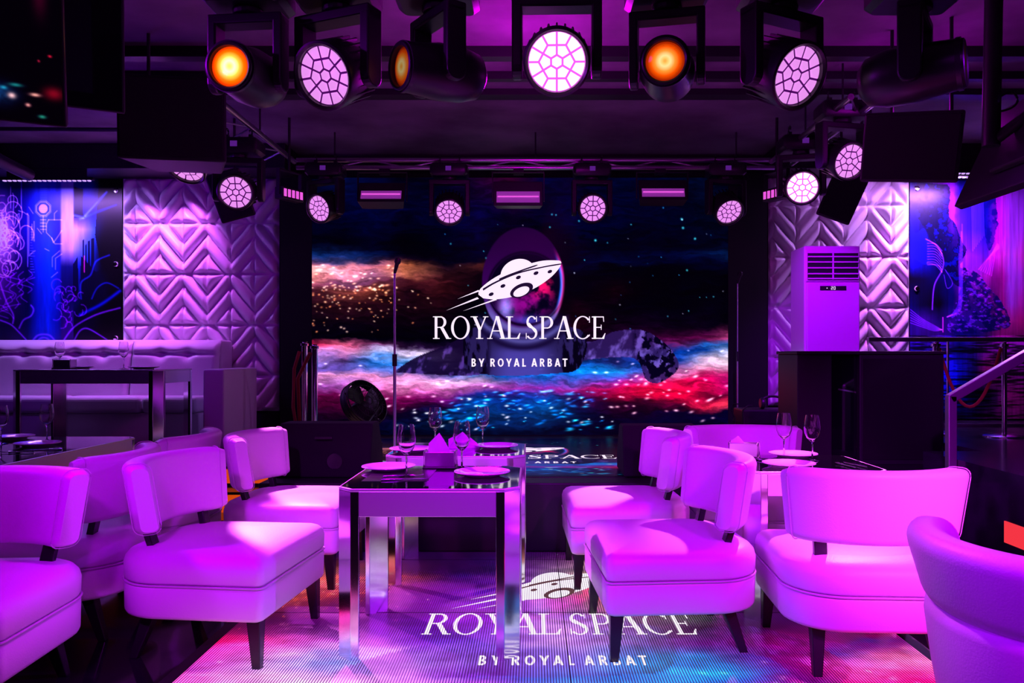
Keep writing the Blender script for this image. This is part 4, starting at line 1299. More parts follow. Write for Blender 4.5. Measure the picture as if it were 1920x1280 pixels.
def glass(px, py, y, label, zt=TT):
    """px, py: where its foot stands"""
    p = W(px, py, y)
    return first_or_copy(glass0, lambda: lathe_obj('wine_glass', [(r_ * 1.1, z_ * 1.12) for r_, z_ in GLASS], M['glass'], label, 'wine glass', (0, 0, 0), 'wine glasses on the tables', 28), (p.x, y, zt), label)


def plate(x, y, label, zt=TT):
    return first_or_copy(plate0, lambda: lathe_obj('dinner_plate', PLATE, M['porcelain'], label, 'plate', (0, 0, 0), 'white plates on the tables', 48), (x, y, zt), label)


def ydepth(py, z):
    return (EYE - z) * FPX / (py - CY)


# near middle table
glass(762, 893, 3.80, 'wine glass beside the left plate on the near middle table')
glass(866, 884, 3.99, 'wine glass right of the steel caddy on the near middle table')
plate(W(728, 0, 4.02).x, 4.03, 'plate at the left side of the near middle table')
plate(W(904, 0, 3.85).x, 3.85, 'plate at the right side of the near middle table')
# farther middle table
glass(816, 838, 5.02, 'wine glass behind the folded napkin on the farther middle table')
glass(905, 832, 5.12, 'wine glass farthest back on the farther middle table, near the stage')
plate(W(931, 0, 4.97).x, 4.97, 'plate lit pink on the farther middle table')
plate(-.73, 4.80, 'plate half hidden behind the caddy on the farther middle table')
# right-hand table
glass(1470, 855, 4.52, 'wine glass nearer the left on the right-hand table')
glass(1523, 862, 4.38, 'wine glass at right on the right-hand table')
plate(W(1497, 0, 4.55).x - .03, 4.55, 'plate at the back of the right-hand table')
plate(W(1480, 0, 4.14).x, 4.15, 'plate at the near edge of the right-hand table')
# left table
glass(88, 832, 5.38, 'wine glass on a plate at the right end of the left-edge table')
glass(2, 838, 5.2, 'wine glass cut off by the left edge of the picture')
plate(W(100, 0, 5.30).x + .02, 5.10, 'plate on the left-edge table under the wine glass')
plate(W(20, 0, 5.5).x, 5.52, 'plate farther back on the left-edge table')
# podium table
ZL = HL + TT
glass(232, 695, 7.35, 'wine glass on the podium table before the tufted sofa', ZL)
glass(112, 695, 7.5, 'wine glass behind the caddy on the podium table', ZL)
plate(W(270, 0, 7.3).x, 7.3, 'plate at the right end of the podium table', ZL)
plate(W(140, 0, 7.35).x, 7.42, 'plate beside the caddy on the podium table', ZL)


def fork():
    b = MB()
    b.tube([(0, -.095, .004), (0, -.05, .006), (0, .02, .004), (0, .045, .005)], [.004, .0035, .003, .006], 8)
    for s in (-.0075, -.0025, .0025, .0075):
        b.tube([(s * .6, .045, .005), (s, .06, .004), (s, .095, .008)], .0013, 6)
    return b


def knife():
    b = MB()
    b.tube([(0, -.105, .004), (0, -.07, .005), (0, -.005, .004)], [.0045, .005, .0035], 8)
    b.loft([[(-.003, -.01, .003), (.003, -.01, .003), (.003, -.01, .006), (-.003, -.01, .006)], [(-.009, .03, .002), (.006, .03, .002), (.006, .03, .005), (-.009, .03, .004)],
            [(-.008, .09, .002), (.006, .09, .002), (.006, .09, .005), (-.008, .09, .004)], [(.0, .115, .002), (.006, .112, .002), (.006, .112, .004), (.0, .115, .004)]])
    return b


CUT = {}


def cutlery(kind, x, y, ang, label, zt=TT):
    if kind not in CUT:
        o = (fork() if kind == 'table_fork' else knife()).build(kind, M['chrome'], smooth=60)
        CUT[kind] = o
    else:
        o = CUT[kind].copy()
        COL.objects.link(o)
    o.location = (x, y, zt + .0008)
    o.rotation_euler = (0, 0, math.radians(ang))
    return tag(o, label, kind.split('_')[1], 'cutlery on the tables')


cutlery('table_fork', -.62, 3.80, -78, 'fork by the left plate on the near middle table')
cutlery('table_knife', -.60, 3.70, -78, 'knife nearest the front on the near middle table')
cutlery('table_fork', -.26, 4.09, 96, 'fork behind the right plate on the near middle table')
cutlery('table_fork', 1.62, 4.15, 8, 'fork right of the near plate on the right-hand table')
cutlery('table_knife', 1.68, 4.18, 10, 'knife right of the near plate on the right-hand table')
cutlery('table_fork', 1.22, 4.42, 20, 'fork beside the caddy on the right-hand table')
cutlery('table_knife', 1.28, 4.16, 6, 'knife left of the near plate on the right-hand table')
cutlery('table_knife', -2.98, 4.86, 100, 'knife on the left-edge table before the plate')
cutlery('table_fork', -3.05, 4.72, 98, 'fork on the left-edge table, nearest us')


def placemat(x, y, w, d, label, zt=TT):
    o = MB().box(-w / 2, w / 2, -d / 2, d / 2, 0, .0008).build('place_mat', M['slate'])
    o.location = (x, y, zt)
    return tag(o, label, 'place mat', 'black place mats')


# steel caddies with napkins
def caddy(x, y, rz, label, zt=TT, s=1.0):
    t = thing('table_caddy', label, 'caddy', (x, y, zt), math.radians(rz), 'steel table caddies')
    MB().box(-.085, .085, -.06, .06, 0, .012).build('tray', M['blackp'], t, bevel=.004)
    b = MB()
    b.box(-.075, .075, -.05, -.046, .012, .085).box(-.075, .075, .046, .05, .012, .085).box(-.075, -.071, -.046, .046, .012, .085).box(.071, .075, -.046, .046, .012, .085)
    b.build('steel_box', M['steel'], t, bevel=.002)
    MB().box(-.0705, .0705, -.0455, .0455, .0122, .055).build('insert', M['blackp'], t)
    for s_ in (-1, 1):
        MB().tube([(s_ * .079, -.05, .012), (s_ * .079, -.05, .088), (s_ * .079, .05, .088), (s_ * .079, .05, .012)], .003, 8).build('wire_handle', M['chrome'], t, smooth=60)
    return t


def napkin(x, y, z, rz, h, w, label):
    b = MB()
    prof = [(-w / 2, 0), (w / 2 * 1.25, .0), (w / 2 * .95, h * .32), (w * .2, h * .74), (0, h), (-w * .22, h * .82), (-w / 2, h * .58)]
    for k, (dy, q) in enumerate(((-.012, 1.0), (.0, .93), (.012, .86))):
        n = len(prof)
        b.loft([[(px * q, dy - .0015 + .012 * math.sin(px * 30 + k), pz * q) for px, pz in prof], [(px * q, dy + .0015 + .012 * math.sin(px * 30 + k), pz * q) for px, pz in prof]])
    o = b.build('folded_napkin', M['napkin'])
    o.location = (x, y, z)
    o.rotation_euler = (0, 0, math.radians(rz))
    return tag(o, label, 'napkin', 'folded napkins')


cx = W(826, 0, 4.10).x
caddy(cx, 4.10, 0, 'steel caddy in the centre of the near middle table')
napkin(cx - .005, 4.10, TT + .055, 0, .125, .105, 'pointed white napkin standing in the caddy on the near middle table')
napkin(W(868, 0, 5.0).x, 4.98, TT, 12, .10, .18, 'folded napkin on the farther middle table')
caddy(W(1395, 0, 4.5).x, 4.5, -20, 'steel caddy behind the white chair on the right-hand table')
caddy(W(127, 0, 7.3).x, 7.25, 0, 'dark steel caddy on the podium table', ZL)
napkin(W(1384, 0, 4.5).x, 4.5, TT + .055, -15, .07, .08, 'crumpled napkin tip in the caddy on the right-hand table')

placemat(-.64, 3.85, .30, .38, 'black place mat under the left plate on the near middle table')

# ================================================================== tufted sofa on the podium
def sofa():
    y0, y1 = 7.78, 8.66
    t = thing('tufted_sofa', 'long white tufted leather sofa on the left podium below the mural', 'sofa', (-4.6, 8.2, HL))
    L0, L1 = -6.5 + 4.6, W(378, 0, 8.0).x + 4.6
    MB().box(L0, L1, 7.95 - 8.2, 0.44, 0.0, .30).build('base', M['sofa'], t, bevel=.015)
    cut = [L0, W(262, 0, 8.0).x + 4.6 - .75, W(262, 0, 8.0).x + 4.6 + .05, L1]
    for i in range(3):
        MB().box(cut[i] + .004, cut[i + 1] - .004, 7.9 - 8.2, .2, .302, .465).build('seat_cushion', M['sofa'], t, bevel=.045, seg=4)
    bx = [-6.5 + 4.6, W(262, 0, 8.45).x + 4.6, W(424, 0, 8.45).x + 4.6]
    btn = [W(x, 0, 8.4).x + 4.6 for x in (-46, 8, 60, 108, 155, 208)], [W(x, 0, 8.4).x + 4.6 for x in (313, 363)]
    for i in range(2):
        xa, xb = bx[i] + .003, bx[i + 1] - .003
        zb = HL + .47
        z0, z1 = .44, 1.02
        bz = EYE - (663 - CY) / FPX * 8.4 - HL
        rows = [(b_, bz) for b_ in btn[i]]

        def pl(u, v, xa=xa, xb=xb, rows=rows):
            X = xa + (xb - xa) * u
            q = v
            Z = z1 - (z1 - z0) * q
            base = .015 + .075 * (1 - (1 - np.clip((z1 - Z) / .09, 0, 1)) ** 2) * np.clip((Z - z0 + .25) / .3, 0, 1)
            dep = 0 * X
            for bx_, bz_ in rows:
                rr = np.hypot(X - bx_, (Z - bz_) * 1.0)
                dep = dep + .05 * np.exp(-(rr / .055) ** 2) + .022 * np.exp(-((X - bx_) / .16) ** 2 - ((Z - bz_) / .02) ** 2)
            dep = dep + .012 * np.exp(-((Z - bz) / .018) ** 2)
            e = np.minimum(X - xa, xb - X)
            edge = 1 - (1 - np.clip(e / .05, 0, 1)) ** 2
            return np.stack([X, .06 + (1 - q) * .08 - (base * (.4 + .6 * edge)) + dep, Z], -1)
        o = color_grid('back_cushion', M['sofa'], t, int((xb - xa) / .016), 42, pl, None)
        for p in o.data.polygons:
            p.use_smooth = True
        bk = MB()
        bk.loft([[(xa, .02, z0), (xb, .02, z0), (xb, .02, z0 + .02), (xa, .02, z0 + .02)], [(xa, .3, z0), (xb, .3, z0), (xb, .3, z0 + .02), (xa, .3, z0 + .02)]])
        for bx_, bz_ in rows:
            MB().lathe([(0, 0), (.012, .002), (.014, .008), (.0, .014)], 12, Matrix.Translation((bx_, .10 + .05 * .4 + .03, bz_)) @ Matrix.Rotation(PI / 2, 4, 'X')).build('button', M['sofa'], o, smooth=50)
    MB().loft([[(x, y, z) for x, z in ((bx[0], .3), (bx[2], .3), (bx[2], 1.035), (bx[0], 1.035))] for y in (.125, .44)]).build('back_frame', M['sofa'], t, bevel=.03, seg=3)
    xa = W(380, 0, 7.5).x + 4.6
    MB().box(xa, xa + .2, 7.5 - 8.2, .20, 0.0, .745).build('arm', M['sofa'], t, bevel=.02, seg=3)
    return t


sofa()

# ================================================================== on the stage
def mic_stand(px, ytop, y, label, mic=True, r=.0105):
    top = W(px, ytop, y)
    h = top.z - HS - .002
    t = thing('microphone_stand', label, 'microphone stand', (top.x, y, HS + .002 + (.003 if y < 8.2 and abs(top.x) < 1.9 else 0)), 0, 'microphone stands on the stage')
    MB().lathe([(0, 0), (.13, .0), (.13, .008), (.11, .016), (.02, .024), (.0, .024)], 32).build('base', M['blackp'], t, smooth=40)
    MB().rod((0, 0, .02), (0, 0, h * .48), r * 1.25).build('lower_tube', M['satin'], t, smooth=40)
    MB().rod((0, 0, h * .47), (0, 0, h * .53), r * 1.9).build('clutch', M['blackp'], t, smooth=40)
    MB().rod((0, 0, h * .53), (0, 0, h - .09), r * .9).build('upper_tube', M['satin'], t, smooth=40)
    if mic:
        mx = Matrix.Translation((0, 0, h - .10)) @ Matrix.Rotation(math.radians(14), 4, 'Y')
        MB().lathe([(0, 0), (.012, 0), (.016, .05), (.018, .08), (.026, .088), (.028, .105), (.022, .125), (0, .132)], 16, mx).build('microphone', M['black'], t, smooth=50)
    else:
        MB().rod((0, 0, h - .09), (0, 0, h - .02), r * 1.7).build('clip', M['blackp'], t, smooth=40)
    return t


mic_stand(740, 490, 6.6, 'slim microphone stand with microphone before the LED wall at left')
ms = mic_stand(1383, 513, 8.25, 'microphone stand without light at the right edge of the LED wall', True, .006)
ms.location.z = HS


def stanchion(px, pytop, y, z0, label, r=.026, base=.16, group='rope barrier posts'):
    p = W(px, pytop, y)
    h = p.z - z0
    t = thing('barrier_post', label, 'barrier post', (p.x, y, z0), 0, group)
    MB().lathe([(0, 0), (base, 0), (base, .008), (base * .85, .02), (.035, .032), (0, .032)], 36).build('base', M['chrome'], t, smooth=40)
    MB().rod((0, 0, .03), (0, 0, h - .05), r, 20).build('pole', M['chrome'], t, smooth=40)
    MB().lathe([(r, h - .05), (r + .012, h - .045), (r + .012, h - .02), (r * .7, h - .014), (r * 1.0, h - .004), (0, h)], 20).build('cap', M['chrome'], t, smooth=40)
    return t


stanchion(571, 640, 8.42, HS, 'chrome barrier post at the left edge of the LED wall', .03)
stanchion(590, 645, 8.05, HS, 'second chrome barrier post, in front of the other at left', .032)
pa, pb = W(571, 655, 8.42), W(590, 660, 8.05)
rp = MB().tube([pa + Vector((-.045, -.03, -.02)), pa + Vector((-.09, -.06, -.2)), pa + Vector((-.09, -.1, -.6)), pa + Vector((-.05, -.14, -.78)), pa + Vector((.0, -.18, -.74)), pa + Vector((.0, -.24, -.3)), pb + Vector((-.046, -.01, -.01))], .018, 10).build('barrier_rope', M['rope'], smooth=60)
tag(rp, 'dark red rope hanging between the chrome posts at the left of the LED wall', 'rope')


def floor_fan():
    c = W(683, 757, 7.55)
    t = thing('floor_fan', 'black round floor fan tilted up on the stage at left', 'fan', (c.x, c.y, HS), 0)
    R = .23
    mx = Matrix.Translation((0, 0, c.z - HS)) @ Vector((.72, -.5, .48)).to_track_quat('Z', 'Y').to_matrix().to_4x4()
    def T(p):
        return mx @ Vector(p)
    g = MB()
    for r_, z in ((R, 0), (R * .98, .045), (R, -.05), (R * .72, .062), (R * .45, .07), (R * .2, .075), (R * .7, -.085)):
        g.tube([T((r_ * math.cos(a), r_ * math.sin(a), z)) for a in np.linspace(0, 2 * PI, 33)[:-1]], .004 if r_ < R * .95 else .009, 6, closed=True)
    for k in range(44):
        a = 2 * PI * k / 44
        g.tube([T((.03 * math.cos(a), .03 * math.sin(a), .076)), T((R * .6 * math.cos(a + .15), R * .6 * math.sin(a + .15), .068)), T((R * math.cos(a + .25), R * math.sin(a + .25), .03)), T((R * math.cos(a + .25), R * math.sin(a + .25), -.05)), T((R * .5 * math.cos(a + .2), R * .5 * math.sin(a + .2), -.1))], .002, 4)
    g.build('grille', M['blackp'], t, smooth=60)
    MB().lathe([(R * .99, -.055), (R * 1.01, -.055), (R * 1.01, .03), (R * .99, .03), (R * .99, -.055)], 40, mx, cap=False).build('rim', M['black'], t, smooth=40)
    b = MB()
    for k in range(3):
        a = 2 * PI * k / 3
        rings = []
        for q in np.linspace(.03, R * .88, 6):
            w = .05 + .11 * math.sin(min(q / R, 1) * 2.4)
            tw = .55 - 1.2 * q
            ca, sa = math.cos(a), math.sin(a)
            l = []
            for s, d in ((-1, -.002), (1, -.002), (1, .002), (-1, .002)):
                y_, z_ = s * w * math.cos(tw), s * w * math.sin(tw) * .6 + d
                l.append(T((q * ca - y_ * sa, q * sa + y_ * ca, z_)))
            rings.append(l)
        b.loft(rings)
    b.build('blades', M['blackp'], t, smooth=50)
    MB().lathe([(0, -.18), (.05, -.17), (.065, -.1), (.06, -.02), (.03, .0), (0, .0)], 20, mx).build('motor', M['black'], t, smooth=50)
    s = MB()
    for sx in (-1, 1):
        s.tube([T((sx * R * 1.02, 0, 0)), Vector((sx * .16 * .5, sx * -.2, .25)), Vector((sx * .14, sx * -.14, .014))], .011, 8)
    s.tube([(-.2, .06, .012), (-.14, .14, .012), (.14, -.14, .012), (.2, -.2, .012)], .012, 8)
    s.tube([(.14, .16, .012), (-.14, .14, .012)], .012, 8)
    s.build('stand', M['blackp'], t, smooth=60)
    return t


floor_fan()


def wedge(label, x0, x1, y0, y1, z0, z1, lean, flip=1):
    t = thing('stage_monitor', label, 'stage monitor', ((x0 + x1) / 2, (y0 + y1) / 2, z0), 0, 'wedge monitors on the stage')
    w, d, h = (x1 - x0) / 2, (y1 - y0) / 2, z1 - z0
    sec = [(-d, 0), (d, 0), (d, h * .35), (d * .35, h), (-d * .55, h)]
    MB().loft([[(x, y, z) for y, z in sec] for x in (-w, w)]).build('cabinet', M['velour'], t, bevel=.012)
    MB().lathe([(0.03, 0), (.055, .0), (.055, .006), (.03, .004)], 20, Matrix.Translation((w * .25, -d - .001 + d * .1, h * .3)) @ Matrix.Rotation(PI / 2, 4, 'X')).build('port', M['blackp'], t, smooth=40)
    MB().box(-.06, .06, -d * .9, -d * .86, h * .72, h * .76).build('handle', M['blackp'], t)
    return t


wedge('black wedge monitor on the stage left of the middle tables', W(526, 0, 5.75).x, W(700, 0, 5.75).x, 5.62, 6.12, HS + .004, W(0, 793, 5.75).z, .1)
wedge('black wedge monitor on the stage behind the chair at right of middle', W(1162, 0, 5.9).x, W(1300, 0, 5.9).x, 5.62, 6.1, HS + .008, W(0, 796, 5.8).z, .1)

# equipment case with headphones, right of the LED wall
a, b = W(1392, 768, 7.6), W(1490, 860, 7.6)
cs = thing('equipment_case', 'low black equipment case on the stage left of the air conditioner', 'case', ((a.x + b.x) / 2, 7.75, HS))
w = (b.x - a.x) / 2
MB().box(-w, w, -.15, .2, .02, a.z - HS).build('body', M['black'], cs, bevel=.015)
MB().box(-w - .004, w + .004, -.155, .205, (a.z - HS) * .62, (a.z - HS) * .66).build('lid_seam', M['blackp'], cs)
for sx in (-1, 1):
    for sy in (-.1, .15):
        MB().lathe([(0, 0), (.022, 0), (.022, .022), (0, .022)], 12, Matrix.Translation((sx * w * .8, sy, 0))).build('foot', M['blackp'], cs, smooth=40)
h = W(1450, 757, 7.7)
hp = thing('headphones', 'dark headphones lying on the equipment case', 'headphones', (h.x, 7.72, a.z + .0))
hb = MB()
hb.tube([(.11 * math.cos(q), .0, .065 + .105 * math.sin(q) * .55) for q in np.linspace(.1, PI - .1, 14)], .012, 8)
hb.build('headband', M['blackp'], hp, smooth=60)
for sx in (-1, 1):
    MB().lathe([(0, -.022), (.045, -.022), (.055, -.01), (.055, .012), (.04, .024), (0, .024)], 20, Matrix.Translation((sx * .10, 0, .056)) @ Matrix.Rotation(PI / 2, 4, 'Y')).build('ear_cup', M['blackp'], hp, smooth=50)
for (x0, y0, x1, y1, lab) in ((1376, 757, 1378, 783, 'short bright cable loop beside the right microphone stand'), (1403, 760, 1395, 780, 'curved cable in front of the equipment case')):
    p, q = W(x0, y0, 7.5), W(x1, y1, 7.5)
    c_ = MB().tube([p + Vector((.04, 0, 0)), p, (p + q) / 2 + Vector((-.03, 0, .01)), q, Vector((q.x, q.y, HS + .006)), Vector((q.x + .1, q.y - .05, HS + .006))], .006, 6).build('audio_cable', M['blackp'], smooth=60)
    tag(c_, lab, 'cable')

# DJ booth
a, b = W(1495, 658, 6.3), W(1770, 658, 6.3)
bt = thing('dj_booth', 'tall black booth with glossy panels on the stage at right', 'booth', ((a.x + b.x) / 2, 6.55, HS))
w, h = (b.x - a.x) / 2, a.z - HS
x1 = W(1560, 0, 6.3).x - bt.location.x
x2 = W(1612, 0, 6.3).x - bt.location.x
MB().box(-w, x1, -.25, .25, 0, h - .025).build('side_panel', M['black'], bt, bevel=.006)
MB().box(x1 + .004, x2 - .004, -.19, .25, 0, h - .025).build('recessed_panel', M['glass_top'], bt)
MB().box(x2, w, -.25, .25, 0, h - .025).build('front_panel', M['black'], bt, bevel=.006)
MB().box(-w - .01, w + .01, -.27, .27, h - .025, h).build('top', M['black'], bt, bevel=.005)
MB().box(x2 + .02, w - .02, -.256, -.2505, .04, h - .06).build('inset_panel', M['wood'], bt, bevel=.003)
e = MB()
p, q = W(1573, 729.5, 6.34) - bt.location, W(1607, 735.5, 6.34) - bt.location
e.box(0, (q - p).length, -.004, .0, -.006, .006, Matrix.Translation((p.x, -.19, p.z)) @ Matrix.Rotation(math.radians(10), 4, 'Y'))
e.build('handle', M['chrome'], bt)

# air conditioner
a, b = W(1510, 460, 7.3), W(1615, 460, 7.3)
ac = thing('floor_air_conditioner', 'white cabinet air conditioner standing before the quilted panel', 'air conditioner', ((a.x + b.x) / 2, 7.5, HS))
w, h = (b.x - a.x) / 2, a.z - HS
def az(py):
    return W(0, py, 7.3).z - HS
MB().box(-w, w, -.17, .22, 0, h).build('cabinet', M['acbody'], ac, bevel=.012, seg=3)
MB().box(-w + .015, w - .015, -.2, -.171, az(655) - .9 if az(655) > .9 else .05, az(530)).build('front_panel', M['acbody'], ac, bevel=.008, seg=2)
MB().box(-w + .012, w - .012, -.186, -.171, az(527), az(468)).build('outlet_bezel', M['acbody'], ac, bevel=.005)
MB().box(-w + .025, w - .025, -.19, -.1865, az(524), az(474)).build('outlet_opening', M['black'], ac)
for py in (481, 491, 502, 513, 522):
    MB().box(-w + .025, w - .025, -.205, -.19, -.006, .006, Matrix.Translation((0, 0, az(py))) @ Matrix.Rotation(0, 4, 'X')).build('louver', M['acbody'], ac, bevel=.002)
MB().box(-.006, .006, -.2, -.189, az(524), az(474)).build('divider', M['acbody'], ac)
d = W(1562, 540, 7.3) - ac.location
MB().box(d.x - .12, d.x + .12, -.204, -.2005, d.z - .02, d.z + .02).build('display', M['black'], ac)
for i, dx in enumerate((-.012, .012)):
    b7 = MB()
    for seg_ in ({0: 'abged', 1: 'abcdef'}[i]):
        x0, z0, x1, z1 = {'a': (-.008, .011, .008, .014), 'b': (.0055, 0, .008, .0125), 'c': (.0055, -.0125, .008, 0), 'd': (-.008, -.014, .008, -.011), 'e': (-.008, -.0125, -.0055, 0), 'f': (-.008, 0, -.0055, .0125), 'g': (-.008, -.0015, .008, .0015)}[seg_]
        b7.box(d.x + dx + x0, d.x + dx + x1, -.2055, -.2042, d.z + z0, d.z + z1)
    b7.build('digit', M['digit'], ac)
MB().box(d.x - .06, d.x - .053, -.2055, -.2042, d.z - .004, d.z + .004).build('indicator', M['digit'], ac)

# ================================================================== right podium: balustrade, handrail, rope
p0, p1 = W(1617, 632, 8.0), W(1990, 632, 8.0)
gb = thing('glass_balustrade', 'glass balustrade with dark metal top rail on the right podium', 'balustrade', (p0.x, 8.0, HR))
L, H = p1.x - p0.x, p0.z - HR
x3 = W(1777, 0, 8.0).x - p0.x
MB().box(0.05, L, -.03, .03, H - .045, H).build('top_rail', M['steel'], gb, bevel=.006)
for xa, xb in ((.06, x3 - .008), (x3 + .008, L)):
    MB().box(xa, xb, -.006, .006, .02, H - .046).build('glass_pane', M['pane'], gb)
    MB().box(xa + .02, xb - .02, -.02, .02, 0, .022).build('floor_channel', M['steel'], gb)
MB().box(x3 - .007, x3 + .007, -.012, .012, .0, H - .046).build('joint_post', M['steel'], gb)
# handrail
pb_, pt = W(1783, 893, 5.45), W(1783, 742, 5.45)
hr = thing('handrail', 'polished steel handrail rising to the right beside the black booth', 'handrail', (pt.x, 5.45, 0))
HZ = pt.z
MB().box(-.028, .028, -.028, .028, .02, HZ).build('post', M['satin'], hr, bevel=.004)
MB().box(-.06, .06, -.06, .06, 0, .02).build('foot_plate', M['chrome'], hr, bevel=.004)
e1 = W(1990, 622, 5.45)
dx, dz = e1.x - pt.x, e1.z - HZ
n_ = math.hypot(dx, dz)
MB().box(-.03, n_, -.028, .028, -.06, .0, Matrix.Translation((0, 0, HZ + .02)) @ Matrix.Rotation(-math.atan2(dz, dx), 4, 'Y')).build('sloping_rail', M['satin'], hr, bevel=.004)
MB().box(dx - .028, dx + .028, -.028, .028, HR, e1.z - .02).build('post', M['satin'], hr, bevel=.004)
stanchion(1883, 640, 6.95, HR, 'chrome barrier post on the right podium beyond the handrail', .022, .17)
stanchion(1755, 640, 7.2, HR, 'chrome barrier post on the right podium half hidden behind the booth', .03)
pa, pb = W(1883, 650, 6.95), W(1755, 650, 7.2)
pts = []
for k in range(17):
    s = k / 16
    p = pb.lerp(pa, s)
    p.z -= .52 * (1 - (2 * s - 1) ** 2) * (1 if s > .5 else 1)
    pts.append(p + Vector((.03 * (1 - 2 * s), 0, -.01)))
tag(MB().tube(pts, .014, 10).build('barrier_rope', M['rope'], smooth=60), 'red rope sagging between the chrome posts on the right podium', 'rope')
# ================================================================== lighting rig
def ladder_truss(name, label, p0, p1, r=.024, drop=.22, m='steel', side=0.0):
    """two parallel tubes with zig-zag braces, hung from the ceiling"""
    p0, p1 = Vector(p0), Vector(p1)
    t = thing(name, label, 'truss', p0, 0)
    d = p1 - p0
    L = d.length
    MB().rod((0, 0, 0), d, r, 16).build('tube', M[m], t, smooth=40)
    lo = Vector((side, 0, -drop))
    MB().rod(lo, d + lo, r, 16).build('tube', M[m], t, smooth=40)
    n = max(2, int(L / .35))
    b = MB()
    for k in range(n):
        a, c = d * (k / n), d * ((k + 1) / n)
        b.rod(a + (lo if k % 2 else Vector()), c + (Vector() if k % 2 else lo), .008, 6)
    b.build('bracing', M[m], t, smooth=40)
    for k in (.08, .5, .92):
        q = d * k
        h = MB()
        h.rod(q + Vector((0, 0, r * .6)), Vector((q.x, q.y, CEIL - p0.z - .002)), .008, 8)
        h.build('hanger', M['black'], t)
    return t


ladder_truss('lighting_truss', 'truss of bare tubes over the LED wall, carrying four pink heads', (W(556, 0, 7.8).x, 7.8, W(0, 300, 7.8).z), (W(1452, 0, 7.8).x, 7.8, W(0, 300, 7.8).z), .022, .075)
ladder_truss('lighting_truss', 'short side truss running back over the left edge of the stage', (-2.32, 5.8, 3.2), (-2.32, 7.75, 3.2), drop=.02, side=-.36)
ladder_truss('lighting_truss', 'short side truss running back over the right edge of the stage', (2.30, 5.8, 3.2), (2.30, 7.75, 3.2), drop=.02, side=.2)
ladder_truss('lighting_truss', 'truss above the picture that carries the row of big heads', (-1.75, 3.72, 3.30), (2.6, 3.72, 3.30), .024, .14)


def clip_half(poly, px, py, nx, ny):
    """keep the side (p - (px,py)).n <= 0"""
    out = []
    n = len(poly)
    for i in range(n):
        a, b = poly[i], poly[(i + 1) % n]
        da = (a[0] - px) * nx + (a[1] - py) * ny
        db = (b[0] - px) * nx + (b[1] - py) * ny
        if da <= 0:
            out.append(a)
        if (da < 0 < db) or (db < 0 < da):
            s = da / (da - db)
            out.append((a[0] + s * (b[0] - a[0]), a[1] + s * (b[1] - a[1])))
    return out


def lens_cells(R):
    """19 lens cells filling a disc"""
    sites = [(0, 0)] + [(R * .41 * math.cos(math.radians(60 * k)), R * .41 * math.sin(math.radians(60 * k))) for k in range(6)]
    sites += [(R * .80 * math.cos(math.radians(30 * k + 15)), R * .80 * math.sin(math.radians(30 * k + 15))) for k in range(12)]
    cells = []
    for i, s in enumerate(sites):
        poly = [(R * math.cos(2 * PI * k / 72), R * math.sin(2 * PI * k / 72)) for k in range(72)]
        for j, q in enumerate(sites):
            if i == j:
                continue
            mx, my = (s[0] + q[0]) / 2, (s[1] + q[1]) / 2
            nx, ny = q[0] - s[0], q[1] - s[1]
            l = math.hypot(nx, ny)
            poly = clip_half(poly, mx - nx / l * R * .038, my - ny / l * R * .038, nx, ny)
            if not poly:
                break
        cells.append((s, poly))
    return cells


MESH = {}


def shared(key, mb, m, **kw):
    """build once, then reuse the mesh data"""
    if key not in MESH:
        o = mb().build('tmp', m, **kw)
        MESH[key] = (o.data, [(x.width, x.segments) for x in o.modifiers])
        bpy.data.objects.remove(o)
    return MESH[key]


def inst(name, key, parent, mx=None, m=None):
    me, mods = MESH[key]
    if m is not None:
        k2 = (key, m.name)
        if k2 not in MESH:
            c = me.copy()
            c.materials.clear()
            c.materials.append(m)
            MESH[k2] = (c, mods)
        me, mods = MESH[k2]
    o = bpy.data.objects.new(name, me)
    COL.objects.link(o)
    o.parent = parent
    if mx is not None:
        o.matrix_local = mx
    for w, s in mods:
        md = o.modifiers.new('bevel', 'BEVEL')
        md.width, md.segments = w, s
        md.limit_method = 'ANGLE'
        md.angle_limit = math.radians(40)
    return o


RX = Matrix.Rotation(PI / 2, 4, 'X')      # lathe axis z -> -y


